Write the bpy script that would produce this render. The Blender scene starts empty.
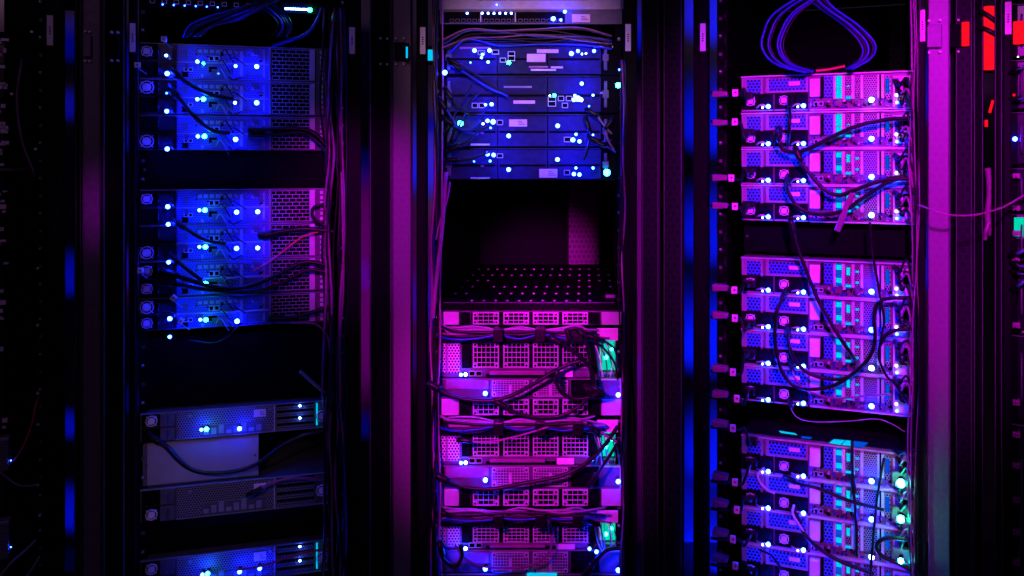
import bpy, math, random
from mathutils import Vector
random.seed(7)
SC = bpy.context.scene
COL = SC.collection
R_ = math.radians
F, PU, PV, EYE = 863.0, 585.0, 160.0, 1.55        # focal length in pixels, optical axis, eye height

# ------------------------------------------------------------------ materials
MATS = {}
def _nodes(name):
    m = bpy.data.materials.new(name); m.use_nodes = True
    nt = m.node_tree; b = nt.nodes['Principled BSDF']
    return m, nt, b
def mat(name, col, rough=0.45, metal=0.0, var=0.18, scale=60.0, spec=0.5):
    m, nt, b = _nodes(name)
    tc = nt.nodes.new('ShaderNodeTexCoord'); no = nt.nodes.new('ShaderNodeTexNoise')
    no.inputs['Scale'].default_value = scale; no.inputs['Detail'].default_value = 3
    nt.links.new(tc.outputs['Object'], no.inputs['Vector'])
    rp = nt.nodes.new('ShaderNodeValToRGB')
    rp.color_ramp.elements[0].position = 0.3; rp.color_ramp.elements[1].position = 0.7
    rp.color_ramp.elements[0].color = [c*(1-var) for c in col]+[1]
    rp.color_ramp.elements[1].color = [min(1, c*(1+var)) for c in col]+[1]
    nt.links.new(no.outputs['Fac'], rp.inputs['Fac'])
    nt.links.new(rp.outputs['Color'], b.inputs['Base Color'])
    b.inputs['Roughness'].default_value = rough; b.inputs['Metallic'].default_value = metal
    b.inputs['Specular IOR Level'].default_value = spec
    MATS[name] = m; return m
def perf(name, col, hole, pitch, rad, rough=0.4, metal=0.2, stretch=1.0, spec=0.4):
    """sheet metal punched with a staggered field of holes, pitch in metres"""
    m, nt, b = _nodes(name); N = nt.nodes.new; L = nt.links.new
    tc = N('ShaderNodeTexCoord')
    mp = N('ShaderNodeMapping'); mp.inputs['Scale'].default_value = (1/pitch, 0, stretch/(pitch*1.732))
    L(tc.outputs['Object'], mp.inputs['Vector'])
    def dist(off):
        a = N('ShaderNodeVectorMath'); a.operation = 'ADD'; a.inputs[1].default_value = (off, 0, off)
        L(mp.outputs[0], a.inputs[0])
        f = N('ShaderNodeVectorMath'); f.operation = 'FRACTION'; L(a.outputs[0], f.inputs[0])
        s = N('ShaderNodeVectorMath'); s.operation = 'SUBTRACT'; s.inputs[1].default_value = (.5, 0, .5); L(f.outputs[0], s.inputs[0])
        k = N('ShaderNodeVectorMath'); k.operation = 'MULTIPLY'; k.inputs[1].default_value = (1, 0, 1.732/stretch); L(s.outputs[0], k.inputs[0])
        l = N('ShaderNodeVectorMath'); l.operation = 'LENGTH'; L(k.outputs[0], l.inputs[0])
        return l.outputs['Value']
    mn = N('ShaderNodeMath'); mn.operation = 'MINIMUM'; L(dist(0.0), mn.inputs[0]); L(dist(0.5), mn.inputs[1])
    lt = N('ShaderNodeMath'); lt.operation = 'LESS_THAN'; lt.inputs[1].default_value = rad; L(mn.outputs[0], lt.inputs[0])
    mx = N('ShaderNodeMix'); mx.data_type = 'RGBA'
    mx.inputs[6].default_value = (*col, 1); mx.inputs[7].default_value = (*hole, 1)
    L(lt.outputs[0], mx.inputs[0]); L(mx.outputs[2], b.inputs['Base Color'])
    b.inputs['Roughness'].default_value = rough; b.inputs['Metallic'].default_value = metal; b.inputs['Specular IOR Level'].default_value = spec
    MATS[name] = m; return m
def glow(name, col, strength):
    m = bpy.data.materials.new(name); m.use_nodes = True
    nt = m.node_tree; nt.nodes.clear()
    e = nt.nodes.new('ShaderNodeEmission'); o = nt.nodes.new('ShaderNodeOutputMaterial')
    e.inputs[0].default_value = (*col, 1); e.inputs[1].default_value = strength
    nt.links.new(e.outputs[0], o.inputs[0]); MATS[name] = m; return m

mat('black_paint', (.0022, .0022, .0035), .6, 0, .18, 60, .03)
mat('storage_paint', (.020, .020, .055), .55, 0, .18, 60, .04)
mat('black_gloss', (.010, .010, .014), .16, 0.0, .1)
mat('post_paint', (.0040, .0035, .0055), .55, 0, .18, 60, .05)
mat('rubber', (.004, .004, .005), .38, 0, .18, 60, .3)
mat('mid_steel', (.13, .13, .15), .42, .1)
mat('dark_steel', (.09, .09, .11), .5, .1, .18, 60, .25)
mat('steel', (.26, .26, .28), .42, .1, .12)
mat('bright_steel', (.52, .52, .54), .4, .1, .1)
mat('grey_panel', (.34, .30, .32), .5, .1, .08, 20)
mat('fan_plastic', (.72, .66, .76), .5)
mat('paper', (.93, .90, .88), .7, 0, .04)
mat('ink', (.05, .05, .06), .7)
mat('pink_tag', (.80, .55, .66), .6, 0, .05)
mat('cable_blue', (.004, .02, .30), .4)
mat('cable_grey', (.26, .22, .26), .45)
mat('cable_white', (.7, .7, .72), .4)
mat('cable_magenta', (.30, .03, .22), .4)
mat('cable_red', (.55, .03, .10), .4)
mat('cable_violet', (.22, .06, .18), .4)
mat('cable_green', (.03, .45, .22), .4)
mat('upright_paint', (.13, .10, .14), .5, .1)
mat('vent_blue', (.03, .10, .75), .4)
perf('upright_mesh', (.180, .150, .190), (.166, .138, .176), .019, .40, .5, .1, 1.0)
perf('upright_shade_dark_mesh', (.016, .013, .022), (.010, .008, .013), .019, .36, .6, .0, 1.0, .06)  # darker copy of the upright mesh, dim light put into its colour
perf('hex_fine', (.34, .32, .36), (.01, .01, .02), .0056, .40)
perf('hex_dark', (.24, .24, .27), (.01, .01, .015), .0062, .36)
perf('hex_blue_lit', (.05, .22, .85), (.005, .005, .03), .0088, .33)  # blue light from inside the vents is put into this colour
perf('io_mesh_blue_lit', (.09, .10, .36), (.02, .02, .10), .0062, .30, .35, .1)  # blue of the LED light is tinted into the panel colour
perf('door_mesh', (.06, .045, .06), (.02, .02, .02), .017, .33, .5, .1, .8)
perf('vent_white', (.85, .82, .86), (.03, .02, .03), .0080, .33, .3, .2)
mat('floor_tile', (.10, .10, .11), .5, 0, .2, 4)
mat('wall_grey', (.6, .6, .62), .7, 0, .12, 5)
mat('ceiling_grey', (.12, .12, .12), .8, 0, .1, 3)
glow('led_blue', (.0028, .0105, 1.0), 460)
glow('led_dim', (.01, .04, 1.0), 60)
glow('led_white', (.06, .14, 1.0), 75)
glow('led_cyan', (.01, .35, .75), 70)
glow('led_green', (.01, .80, .33), 50)
glow('led_pink', (1.0, .62, .95), 7)
glow('led_red', (1.0, .005, .02), 1.0)
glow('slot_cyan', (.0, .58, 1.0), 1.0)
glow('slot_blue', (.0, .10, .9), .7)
glow('port_green', (.0, .75, .50), .9)
glow('beacon_green', (.01, .80, .33), 230)
glow('beacon_cyan', (.01, .55, .60), 260)

# ------------------------------------------------------------------ mesh builder
class MB:
    def __init__(s): s.v = []; s.f = []; s.m = []; s.sm = []
    def _add(s, vs, fs, m, smooth=False):
        o = len(s.v); s.v += vs
        for f in fs: s.f.append([i+o for i in f]); s.m.append(m); s.sm.append(smooth)
    def box(s, x0, x1, y0, y1, z0, z1, m=0):
        if x0 > x1: x0, x1 = x1, x0
        if z0 > z1: z0, z1 = z1, z0
        if y0 > y1: y0, y1 = y1, y0
        vs = [(x, y, z) for x in (x0, x1) for y in (y0, y1) for z in (z0, z1)]
        s._add(vs, [(0,1,3,2), (4,6,7,5), (0,4,5,1), (2,3,7,6), (0,2,6,4), (1,5,7,3)], m); return s
    def cyl(s, cx, cz, y0, y1, r, n=16, m=0, r2=None):
        r2 = r if r2 is None else r2
        vs = []
        for y, q in ((y0, r), (y1, r2)):
            for i in range(n):
                a = 2*math.pi*i/n; vs.append((cx+q*math.cos(a), y, cz+q*math.sin(a)))
        fs = [(i, (i+1) % n, n+(i+1) % n, n+i) for i in range(n)]
        s._add(vs, fs, m, True); s._add(vs[:n], [tuple(range(n))], m); s._add(vs[n:], [tuple(range(n))], m); return s
    def ring(s, cx, cz, y0, y1, r0, r1, n=20, m=0):
        vs = []
        for y in (y0, y1):
            for q in (r0, r1):
                for i in range(n):
                    a = 2*math.pi*i/n; vs.append((cx+q*math.cos(a), y, cz+q*math.sin(a)))
        fs = []
        for i in range(n):
            j = (i+1) % n
            fs += [(i, j, n+j, n+i), (2*n+i, 2*n+j, 3*n+j, 3*n+i), (i, j, 2*n+j, 2*n+i), (n+i, n+j, 3*n+j, 3*n+i)]
        s._add(vs, fs, m); return s
    def ball(s, c, r, m=0, n=10, k=6, sy=1.0):
        vs = []
        for i in range(1, k):
            t = math.pi*i/k
            for j in range(n):
                a = 2*math.pi*j/n
                vs.append((c[0]+r*math.sin(t)*math.cos(a), c[1]+sy*r*math.sin(t)*math.sin(a), c[2]+r*math.cos(t)))
        T = len(vs); vs += [(c[0], c[1], c[2]+r), (c[0], c[1], c[2]-r)]
        fs = []
        for i in range(k-2):
            for j in range(n): fs.append((i*n+j, i*n+(j+1) % n, (i+1)*n+(j+1) % n, (i+1)*n+j))
        for j in range(n):
            fs.append((T, (j+1) % n, j)); fs.append((T+1, (k-2)*n+j, (k-2)*n+(j+1) % n))
        s._add(vs, fs, m, True); return s
    def tube(s, pts, r, n=7, m=0):
        P = [Vector(p) for p in pts]; rings = []
        up = Vector((0.13, 1, 0.21)).normalized()
        for i, p in enumerate(P):
            t = (P[min(i+1, len(P)-1)]-P[max(i-1, 0)])
            t = t.normalized() if t.length > 1e-9 else Vector((0, 0, 1))
            a = t.cross(up); a = a.normalized() if a.length > 1e-4 else t.cross(Vector((1, 0, 0))).normalized()
            b = a.cross(t).normalized()
            rings += [tuple(p+r*(math.cos(q)*a+math.sin(q)*b)) for q in [2*math.pi*j/n for j in range(n)]]
        fs = []
        for i in range(len(P)-1):
            for j in range(n): fs.append((i*n+j, i*n+(j+1) % n, (i+1)*n+(j+1) % n, (i+1)*n+j))
        fs.append(tuple(range(n))); fs.append(tuple(range((len(P)-1)*n, len(P)*n)))
        s._add(rings, fs, m, True); return s
    def slab(s, quad, y0, y1, m=0):
        """four (x,z) corners given depth y0..y1"""
        vs = [(x, y0, z) for x, z in quad]+[(x, y1, z) for x, z in quad]
        s._add(vs, [(0,1,2,3), (7,6,5,4), (0,4,5,1), (1,5,6,2), (2,6,7,3), (3,7,4,0)], m); return s
    def mesh(s, name, mats):
        me = bpy.data.meshes.new(name); me.from_pydata(s.v, [], s.f)
        for k in mats: me.materials.append(MATS[k])
        me.polygons.foreach_set('material_index', s.m); me.polygons.foreach_set('use_smooth', s.sm)
        me.update()
        import bmesh
        b = bmesh.new(); b.from_mesh(me); bmesh.ops.recalc_face_normals(b, faces=b.faces); b.to_mesh(me); b.free()
        return me
def link(name, me, parent=None, bevel=0.0):
    o = bpy.data.objects.new(name, me); COL.objects.link(o)
    if parent is not None: o.parent = parent
    if bevel:
        md = o.modifiers.new('edge', 'BEVEL'); md.width = bevel; md.segments = 2; md.limit_method = 'ANGLE'; md.angle_limit = R_(50)
    return o
def build(mb, name, mats, parent=None, bevel=0.0):
    return link(name, mb.mesh(name, mats if isinstance(mats, (list, tuple)) else [mats]), parent, bevel)
CACHE = {}
def part(name, parent, mats, fn, key=None, bevel=0.0, label=None):
    """one part mesh; parts with the same key share their mesh"""
    if key is None or key not in CACHE:
        mb = MB(); fn(mb)
        me = mb.mesh(name, mats if isinstance(mats, (list, tuple)) else [mats])
        if key is not None: CACHE[key] = me
    else: me = CACHE[key]
    o = link(name, me, parent, bevel)
    if label: o['label'] = label
    return o
def tag(o, label, cat, group=None, kind=None):
    o['label'] = label; o['category'] = cat
    if group: o['group'] = group
    if kind: o['kind'] = kind
    return o

def spline(pts, per=8):
    P = [Vector(p) for p in pts]
    if len(P) < 3: return P
    Q = [P[0]*2-P[1]]+P+[P[-1]*2-P[-2]]; out = []
    for i in range(1, len(Q)-2):
        a, b, c, d = Q[i-1], Q[i], Q[i+1], Q[i+2]
        for k in range(per):
            t = k/per
            out.append(.5*((2*b)+(c-a)*t+(2*a-5*b+4*c-d)*t*t+(3*b-a-3*c+d)*t**3))
    out.append(P[-1]); return out

# ------------------------------------------------------------------ rack frames: where each cabinet's equipment face stands
class Rack:
    """u0: pixel column the face's left edge was measured at, dist: its distance, yaw of the face"""
    def __init__(s, u0, dist, yaw):
        s.yaw = R_(yaw); s.o = Vector((dist*(u0-PU)/F, dist, 0))
        s.e = Vector((math.cos(s.yaw), math.sin(s.yaw), 0)); s.n = Vector((-math.sin(s.yaw), math.cos(s.yaw), 0))
    def px(s, u, v, off=0.0):
        """point of the plane at depth `off` behind the face as (x, z) in the rack's own frame"""
        d = Vector(((u-PU)/F, 1, -(v-PV)/F)); p0 = s.o+s.n*off
        t = p0.dot(s.n)/d.dot(s.n)
        p = d*t-s.o
        return p.dot(s.e), EYE+t*d.z
    def x(s, u, off=0.0): return s.px(u, 200, off)[0]
    def world(s, x, y, z): return s.o+s.e*x+s.n*y+Vector((0, 0, z))
    def thing(s, name, label, cat, x=0, z=0, y=0, group=None):
        e = bpy.data.objects.new(name, None); COL.objects.link(e); e.empty_display_size = .05
        e.location = s.world(x, y, z); e.rotation_euler = (0, 0, s.yaw)
        return tag(e, label, cat, group)
    def cable(s, name, label, pts, r=.003, m='rubber', group=None, plugs=(), cat='cable', off=-.03):
        """pts: (u, v[, off]) on planes parallel to the face"""
        L = []
        for p in pts:
            o = p[2] if len(p) > 2 else off
            x, z = s.px(p[0], p[1], o); L.append((x, o, z))
        S = spline(L); base = Vector(L[-1]); S = [q-base for q in S]
        mb = MB().tube(S, r, 7)
        o = build(mb, name, [m]); o.location = s.world(*base); o.rotation_euler = (0, 0, s.yaw)
        tag(o, label, cat, group)
        for w in plugs:
            q = Vector(L[w])-base; q2 = Vector(L[1 if w == 0 else -2])-base
            d = (q2-q).normalized()*.030
            part('plug', o, ['rubber'], lambda b: b.tube([q-d*.3, q+d*.25, q+d*.7, q+d], max(.0062, r*1.7), 8))
        return o

RL = Rack(140, 2.05, 16.5)
RC = Rack(440, 2.20, 0.0)
RR = Rack(741, 2.13, -21.5)
RF = Rack(1012, 2.02, -27.0)      # far right cabinet
RW = Rack(-175, 2.00, 24.0)       # far left cabinet

# ------------------------------------------------------------------ the room
def structure(name, mb, m):
    o = build(mb, name, [m]); o['kind'] = 'structure'; return o
structure('floor', MB().box(-4, 4, -2.2, 4.0, -.1, 0), 'floor_tile')
structure('ceiling', MB().box(-4, 4, -2.2, 4.0, 3.0, 3.1), 'ceiling_grey')
structure('wall_back', MB().box(-4, 4, 3.5, 3.6, 0, 3.0), 'wall_grey')

# ------------------------------------------------------------------ cabinets
def cabinet(rk, label, lpost, rpost, uprights, width, depth=1.0, labels=True, side=(), rear=True, rail_gap=.014):
    """lpost / rpost: (u0, u1) of the front posts; uprights: (u0, u1, material, depth offset)"""
    t = rk.thing('rack_cabinet', label, 'server rack', 0, 0, 0)
    pl = [rk.px(u, 200, -.01)[0] for u in (lpost or (0, 0))] if lpost else None
    pr = [rk.px(u, 200, -.01)[0] for u in (rpost or (0, 0))] if rpost else None
    xl = pl[0] if pl else -.06; xr = pr[1] if pr else width+.06
    def frame(b, z0, z1):
        b.box(xl, xr, 0, .05, z0, z1); b.box(xl, xr, depth-.05, depth, z0, z1)
        b.box(xl, xl+.04, .05, depth-.05, z0, z1); b.box(xr-.04, xr, .05, depth-.05, z0, z1)
    part('base_frame', t, 'black_paint', lambda b: frame(b, .0, .09), bevel=.002)
    part('top_frame', t, 'black_paint', lambda b: (frame(b, 2.08, 2.14), b.box(xl+.04, xr-.04, .05, depth-.05, 2.10, 2.13)), bevel=.002)
    for k, q in ((0, pl), (1, pr)):
        if not q: continue
        x0, x1 = q
        def post(b):
            b.box(x0, x1, -.012, .010, .09, 2.08)
            b.box(x0, x0+.003, -.018, -.012, .09, 2.08); b.box(x1-.003, x1, -.018, -.012, .09, 2.08)   # folded lips
        po = part('front_post', t, 'post_paint', post, bevel=.0012)
        xr0 = x0+.02 if k == 0 else x0-.045
        part('rear_post', t, 'black_paint', lambda b: b.box(xr0, xr0+.03, depth-.05, depth, .09, 2.08))
        lab = labels[k] if labels else None
        if lab:
            a, z1 = rk.px(lab[0], lab[2], -.02); c, z0 = rk.px(lab[1], lab[3], -.02)
            def tagm(b):
                b.box(a, c, -.0195, -.018, z0, z1)
                mz = (z0+z1)/2; mx = (a+c)/2
                for i in range(4): b.box(mx-.002, mx+.002, -.0199, -.0194, mz-.010+i*.0055, mz-.007+i*.0055, 1)
            part('name_label', po, ['paper', 'ink'], tagm, label='pale paper strip label')
        # mounting rail with a column of square holes
        rx = x1+rail_gap if k == 0 else x0-.020
        def rail(b):
            b.box(rx, rx+.018, .012, .016, .09, 2.08)
            b.box(rx if k == 0 else rx+.015, rx+.003 if k == 0 else rx+.018, .016, .06, .09, 2.08)
            for i in range(44):
                b.box(rx+.005, rx+.013, .0115, .012, .12+i*.0445, .128+i*.0445, 1)
        part('mounting_rail', t, ['black_paint', 'dark_steel'], rail)
        for i in range(22):
            zz = .17+i*.089
            if zz < .40: continue
            o = part('rail_screw', t, 'bright_steel', lambda b: b.cyl(0, 0, .004, .0116, .0022, 8), key='rail_screw'); o.location = (rx+.009, 0, zz)
    for sx in side:
        part('side_panel', t, 'black_paint', lambda b: (b.box(sx-.001, sx+.001, .06, depth-.05, .09, 2.08), b.box(sx-.004, sx+.004, .06, .068, .09, 2.08)))
    if rear:
        part('rear_door', t, ['black_paint', 'door_mesh'], lambda b: (b.box(side[0], .31, depth-.04, depth-.02, .1, 2.07), b.box(.31, side[1], depth-.04, depth-.02, .1, 2.07, 1)))
    for (u0, u1, m, off, hinge) in uprights:
        x0 = rk.px(u0, 200, off)[0]; x1 = rk.px(u1, 200, off)[0]
        def up(b):
            b.box(x0, x1, off, off+.022, .09, 2.10)
            b.box(x0, x0+.002, off-.004, off, .09, 2.10, 1); b.box(x1-.002, x1, off-.004, off, .09, 2.10, 1)
        uo = part('door_upright_or_filler', t, [m, 'upright_paint' if 'dark' not in m and m != 'black_paint' else 'dark_steel'], up, bevel=.0008,
                  label=None)
        if hinge:
            hx0, hx1, hv0, hv1, hm = hinge
            a, z1 = rk.px(hx0, hv0, off-.014); c, z0 = rk.px(hx1, hv1, off-.014)
            part('hinge_plate', uo, hm, lambda b: b.box(a, c, off-.014, off-.003, z0, z1), bevel=.0015)
            for zz in (z0-.010, z1+.010):
                for xx in (a+.004, c-.004):
                    o = part('hinge_screw', uo, 'bright_steel', lambda b: b.cyl(0, 0, -.010, -.002, .0030, 8), key='hinge_screw'); o.location = (xx, off, zz)
    return t

cabinet(RL, 'left server rack with black posts and two stacks of blue-lit servers', (129.3, 136), (347, 361),
        [(104, 124.5, 'black_paint', -.02, (109, 119, 36, 56, 'black_paint')), (370, 391, 'black_paint', -.03, (379, 389, 42, 60, 'black_paint')), (100.5, 104, 'black_paint', .02, None)], .43,  # last narrow black strip only fills the dark gap
        labels=((129.6, 135.4, 23, 52), (349, 355, 27, 54)), side=(RL.x(137), RL.x(346.5)), rail_gap=.002)
cabinet(RC, 'middle server rack holding black storage units above magenta-lit chassis', (417, 426.6), (623.5, 637),
        [(393, 411, 'upright_mesh', .0, (394, 405, 42, 60, 'upright_shade_dark_mesh')), (642, 658, 'upright_shade_dark_mesh', .0, None), (391.5, 393, 'black_paint', .02, None), (658.5, 664.5, 'black_paint', .04, None)], .464,  # the two black strips are added to keep the gaps dark
        labels=((420, 425.3, 27, 54), (625.3, 631, 24, 51)), side=(RC.x(434.5), RC.x(623.5)))
cabinet(RR, 'right server rack full of bright magenta and blue servers', (694, 708), (917.5, 925.5),
        [(664, 682, 'upright_shade_dark_mesh', .0, None), (928.5, 949.5, 'upright_mesh', -.02, (927, 942, 25, 47, 'upright_paint'))], .43,
        labels=((700, 705.5, 23.5, 51), (920, 925.2, 10, 41)), side=(RR.x(717), RR.x(917.5)), rail_gap=.018)
cabinet(RF, 'far right server rack at the edge of the picture with red and green lights', (1003.5, 1012), None,
        [(956, 972, 'upright_shade_dark_mesh', .0, (942, 960, 25, 47, 'black_paint')), (974, 983, 'black_paint', .03, None), (949.8, 955.8, 'black_paint', .04, None), (995, 1002, 'black_paint', .01, None)], .43,  # leftmost black strip is added to darken the gap, no door there
        labels=((1005, 1011.5, 2, 34), None), rear=False)
cabinet(RW, 'far left server rack in near darkness at the edge of the picture', None, (44, 64),
        [(82.5, 100, 'upright_paint', -.02, (83, 91, 35, 57, 'upright_paint')), (75.5, 81, 'black_paint', .01, None)], .43,
        labels=(None, (46.7, 53, 15, 45.5)), rear=False)

# ------------------------------------------------------------------ small shared details
def led(parent, x, z, y=-.016, r=.0050, m='led_blue', name='status_led', label=None):
    r *= .86
    def f(b):
        b.cyl(0, 0, .004, abs(y), r*.9, 8, 1, r*.7); b.ball((0, 0, 0), r, 0, 10, 6)
    o = part(name, parent, [m, 'black_paint'], f, key=('led', round(y, 3), round(r, 4), m), label=label)
    o.location = (x, y, z); return o
def ports(parent, x, z, n=2, w=.012, h=.010, key=None, name='network_port', m='bright_steel'):
    for i in range(n):
        def f(b):
            b.box(0, w, -.003, 0, 0, .0012); b.box(0, w, -.003, 0, h-.0012, h); b.box(0, .0012, -.003, 0, .0012, h-.0012); b.box(w-.0012, w, -.003, 0, .0012, h-.0012)
            b.box(.0012, w-.0012, -.0012, 0, .0012, h-.0012, 1)
        o = part(name, parent, [m, 'black_paint'], f, key=('port', round(w, 4), round(h, 4), m)); o.location = (x+i*(w+.0015), -.0005, z)
def fan(parent, x, z, r, plate=True, bright='fan_plastic', y=0.0):
    def f(b):
        b.cyl(0, 0, -.006, -.002, r*.62, 18, 0); b.ring(0, 0, -.005, -.001, r*.86, r, 20, 0)
        for i in range(4):
            a = math.pi/4+i*math.pi/2
            b.tube([(math.cos(a)*r*.6, -.003, math.sin(a)*r*.6), (math.cos(a)*r*1.25, -.003, math.sin(a)*r*1.25)], .0009, 5, 0)
        b.cyl(0, 0, -.001, 0, r*1.02, 18, 1)
    o = part('fan', parent, [bright, 'black_paint'], f, key=('fan', round(r, 4), bright)); o.location = (x, y-.001, z); return o
def sticker(parent, x0, x1, z0, z1, m='paper', y=-.004, name='asset_label', lines=True, label=None):
    def f(b):
        b.box(x0, x1, y, y+.003, z0, z1)
        if lines:
            w = x1-x0; h = z1-z0
            for k in range(3): b.box(x0+w*.5, x0+w*(.92-.1*k), y-.0004, y, z0+h*(.25+.22*k), z0+h*(.33+.22*k), 1)
    return part(name, parent, [m, 'ink'], f, label=label)

ORD = ['topmost', 'second', 'third', 'lowest', 'fifth']

# ------------------------------------------------------------------ LEFT RACK
def left_server(v0, v1, label, leds, group, fans, k):
    x0, zt = RL.px(141, v0); _, zb = RL.px(141, v1)
    H = zt-zb-.0012; W = .43
    t = RL.thing('rack_server', label, 'server', 0, zb, 0, group)
    X = lambda u: RL.x(u)
    K = ('L', round(H, 3))
    part('chassis', t, ['dark_steel', 'steel'], lambda b: (b.box(0, W, .004, .68, 0, H), b.box(0, W, -.001, .006, H-.0016, H, 1), b.box(0, W, -.001, .006, 0, .0012, 0)), key=(K, 'ch'))
    for i in range(2):
        zz = i*H/2+.002; h2 = H/2-.004
        p = part('power_supply', t, ['black_paint', 'black_gloss'], lambda b: (b.box(.002, X(158), -.004, .03, 0, h2), b.box(X(158)+.001, X(176), -.004, .03, 0, h2, 1), b.box(X(160), X(174), -.014, -.004, h2*.15, h2*.75, 1),
                 b.tube([(X(160), -.006, h2*.25), (X(160), -.022, h2*.35), (X(160), -.022, h2*.7), (X(160), -.006, h2*.8)], .0016, 6, 1)), key=(K, 'psu'))
        p.location = (0, 0, zz)
        if fans[i]: fan(p, X(147.5), h2*.5, .0155 if fans[i] == 2 else .0125, y=-.004)
    def io(b):
        a, c = X(177), X(269)
        b.box(a, c, 0, .006, .002, H-.003)
        b.box(a, c, -.006, 0, H*.46, H*.50, 1); b.box(X(196), X(246), -.003, 0, H*.72, H*.90, 2); b.box(X(183), X(188), -.004, 0, H*.60, H*.80, 2)
        for q in range(7): b.box(X(198+q*6), X(202+q*6), -.004, -.003, H*.76, H*.86, 1)
        b.box(X(212), X(232), -.005, 0, H*.10, H*.30, 2); b.box(X(246), X(262), -.003, 0, H*.12, H*.36, 2)
        rg = random.Random(99)
        for q in range(46):
            u = rg.uniform(179, 262); f0 = rg.uniform(.04, .86); w = rg.choice((1.2, 2.2, 3.5, 6)); hh = rg.choice((.03, .05, .09, .16))
            b.box(X(u), X(u+w), -rg.uniform(.001, .007), .001, H*f0, min(H*.95, H*(f0+hh)), rg.choice((1, 2, 2, 3)))
        for q in range(6):
            x0 = X(rg.uniform(182, 240)); z0 = H*rg.uniform(.1, .8)
            b.tube(spline([(x0, -.003, z0), (x0+.012, -.012, z0+H*rg.uniform(-.2, .2)), (x0+.03, -.004, z0+H*rg.uniform(-.3, .1))], 4), .0012, 5, rg.choice((1, 3)))
    part('io_panel', t, ['io_mesh_blue_lit', 'steel', 'dark_steel', 'black_paint'], io, key=(K, 'io'))
    ports(t, X(209), H*.54, 2, .011, .012); ports(t, X(184), H*.22, 2, .009, .009, name='serial_port')
    for q, (a, c, f0, f1) in enumerate(((240, 243, .1, .85), (263, 265, .1, .9), (269.4, 270.6, .02, .98))):
        part('card_bracket', t, 'steel', lambda b: b.box(X(a), X(c), -.004, .004, H*f0, H*f1), key=(K, 'cb', q))
    def grille(b):
        a, c = X(272), X(309); n = 8
        b.box(a, c, .002, .004, .002, H-.003, 1)
        for i in range(n+1): zz = .003+i*(H-.009)/n; b.box(a, c, -.001, .002, zz, zz+.0017)
        for i in range(n):
            zz = .003+i*(H-.009)/n
            for q in range(6):
                xx = a+(c-a)*(q+(.5 if i % 2 else 0))/5.5
                if xx < c-.001: b.box(xx, xx+.0015, -.0008, .002, zz+.0026, zz+(H-.009)/n)
    part('vent_grille', t, ['steel', 'black_paint'], grille, key=(K, 'gr'))
    part('side_bracket', t, 'bright_steel', lambda b: (b.box(X(309.6), X(315), -.006, .002, .003, H-.003), b.box(X(309.6), X(310.4), -.010, -.006, .003, H-.003)), key=(K, 'sb'), bevel=.0008)
    def ear(b):
        b.box(X(316.5), W, -.002, .002, .001, H-.001)
        for i in range(6): b.box(X(320), X(323), -.0035, -.002, H*(.06+.155*i), H*(.06+.155*i)+.008, 1)
    part('rack_ear', t, ['dark_steel', 'bright_steel'], ear, key=(K, 'ear'))
    for (u, v, m, r) in leds:
        x, z = RL.px(u, v, -.016 if u < 180 else -.014); led(t, x, z-zb, -.026 if u < 180 else -.024, r, m)
    return t
A = 'servers in the upper stack of the left rack'
B = 'servers in the lower stack of the left rack'
b_, c_, w_, d_ = 'led_blue', 'led_cyan', 'led_white', 'led_dim'
left_server(42, 78, 'topmost server of the upper stack in the left rack, cables looped above it',
            [(167, 56, w_, .0036), (168, 74, b_, .0062), (198, 62, b_, .005), (204, 64, 'led_green', .0034), (236, 66.5, b_, .0045), (257, 67, b_, .0062), (219, 74, d_, .002)], A, (0, 1), 0)
left_server(78, 113.5, 'middle server of the upper stack in the left rack, thick black cable curving across it',
            [(167.5, 93.5, d_, .0028), (167.5, 111.5, b_, .0055), (198, 99.5, b_, .005), (204, 99.5, c_, .0062), (235.5, 103, w_, .0042), (257, 103, b_, .0066)], A, (0, 2), 1)
left_server(114.5, 150, 'lowest server of the upper stack in the left rack, above a black blank',
            [(168, 149, b_, .006), (198.5, 136.5, b_, .005), (205, 136.5, c_, .0062), (236, 139.5, b_, .0066)], A, (2, 0), 2)
left_server(189.5, 225.5, 'topmost server of the lower stack in the left rack, below a black blank',
            [(168.5, 206.5, b_, .006), (169, 224, b_, .0056), (200, 210, b_, .0045), (205.5, 210, c_, .0062), (237, 212, b_, .0064), (258, 211.5, b_, .0062)], B, (0, 1), 3)
left_server(225.5, 261.5, 'second server of the lower left-rack stack, two bright blue lights at its right',
            [(200, 246.5, b_, .0045), (206, 246.5, c_, .0062), (237, 248, b_, .0064), (258, 247.5, b_, .006)], B, (2, 0), 4)
left_server(261.5, 297.5, 'third server of the lower stack in the left rack, black cables sweeping across its face',
            [(169.5, 261.8, b_, .0052), (169.5, 281.5, d_, .003), (200.5, 283, b_, .0045), (206, 283, 'led_green', .0064)], B, (1, 1), 5)
left_server(298.5, 331, 'lowest server of the lower stack in the left rack, above a wide dark gap',
            [(170.5, 318, b_, .006), (170.5, 336, b_, .0048), (201, 319, b_, .0045), (206.5, 319, 'led_green', .006), (237.5, 320.5, b_, .0066)], B, (1, 2), 6)

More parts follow.
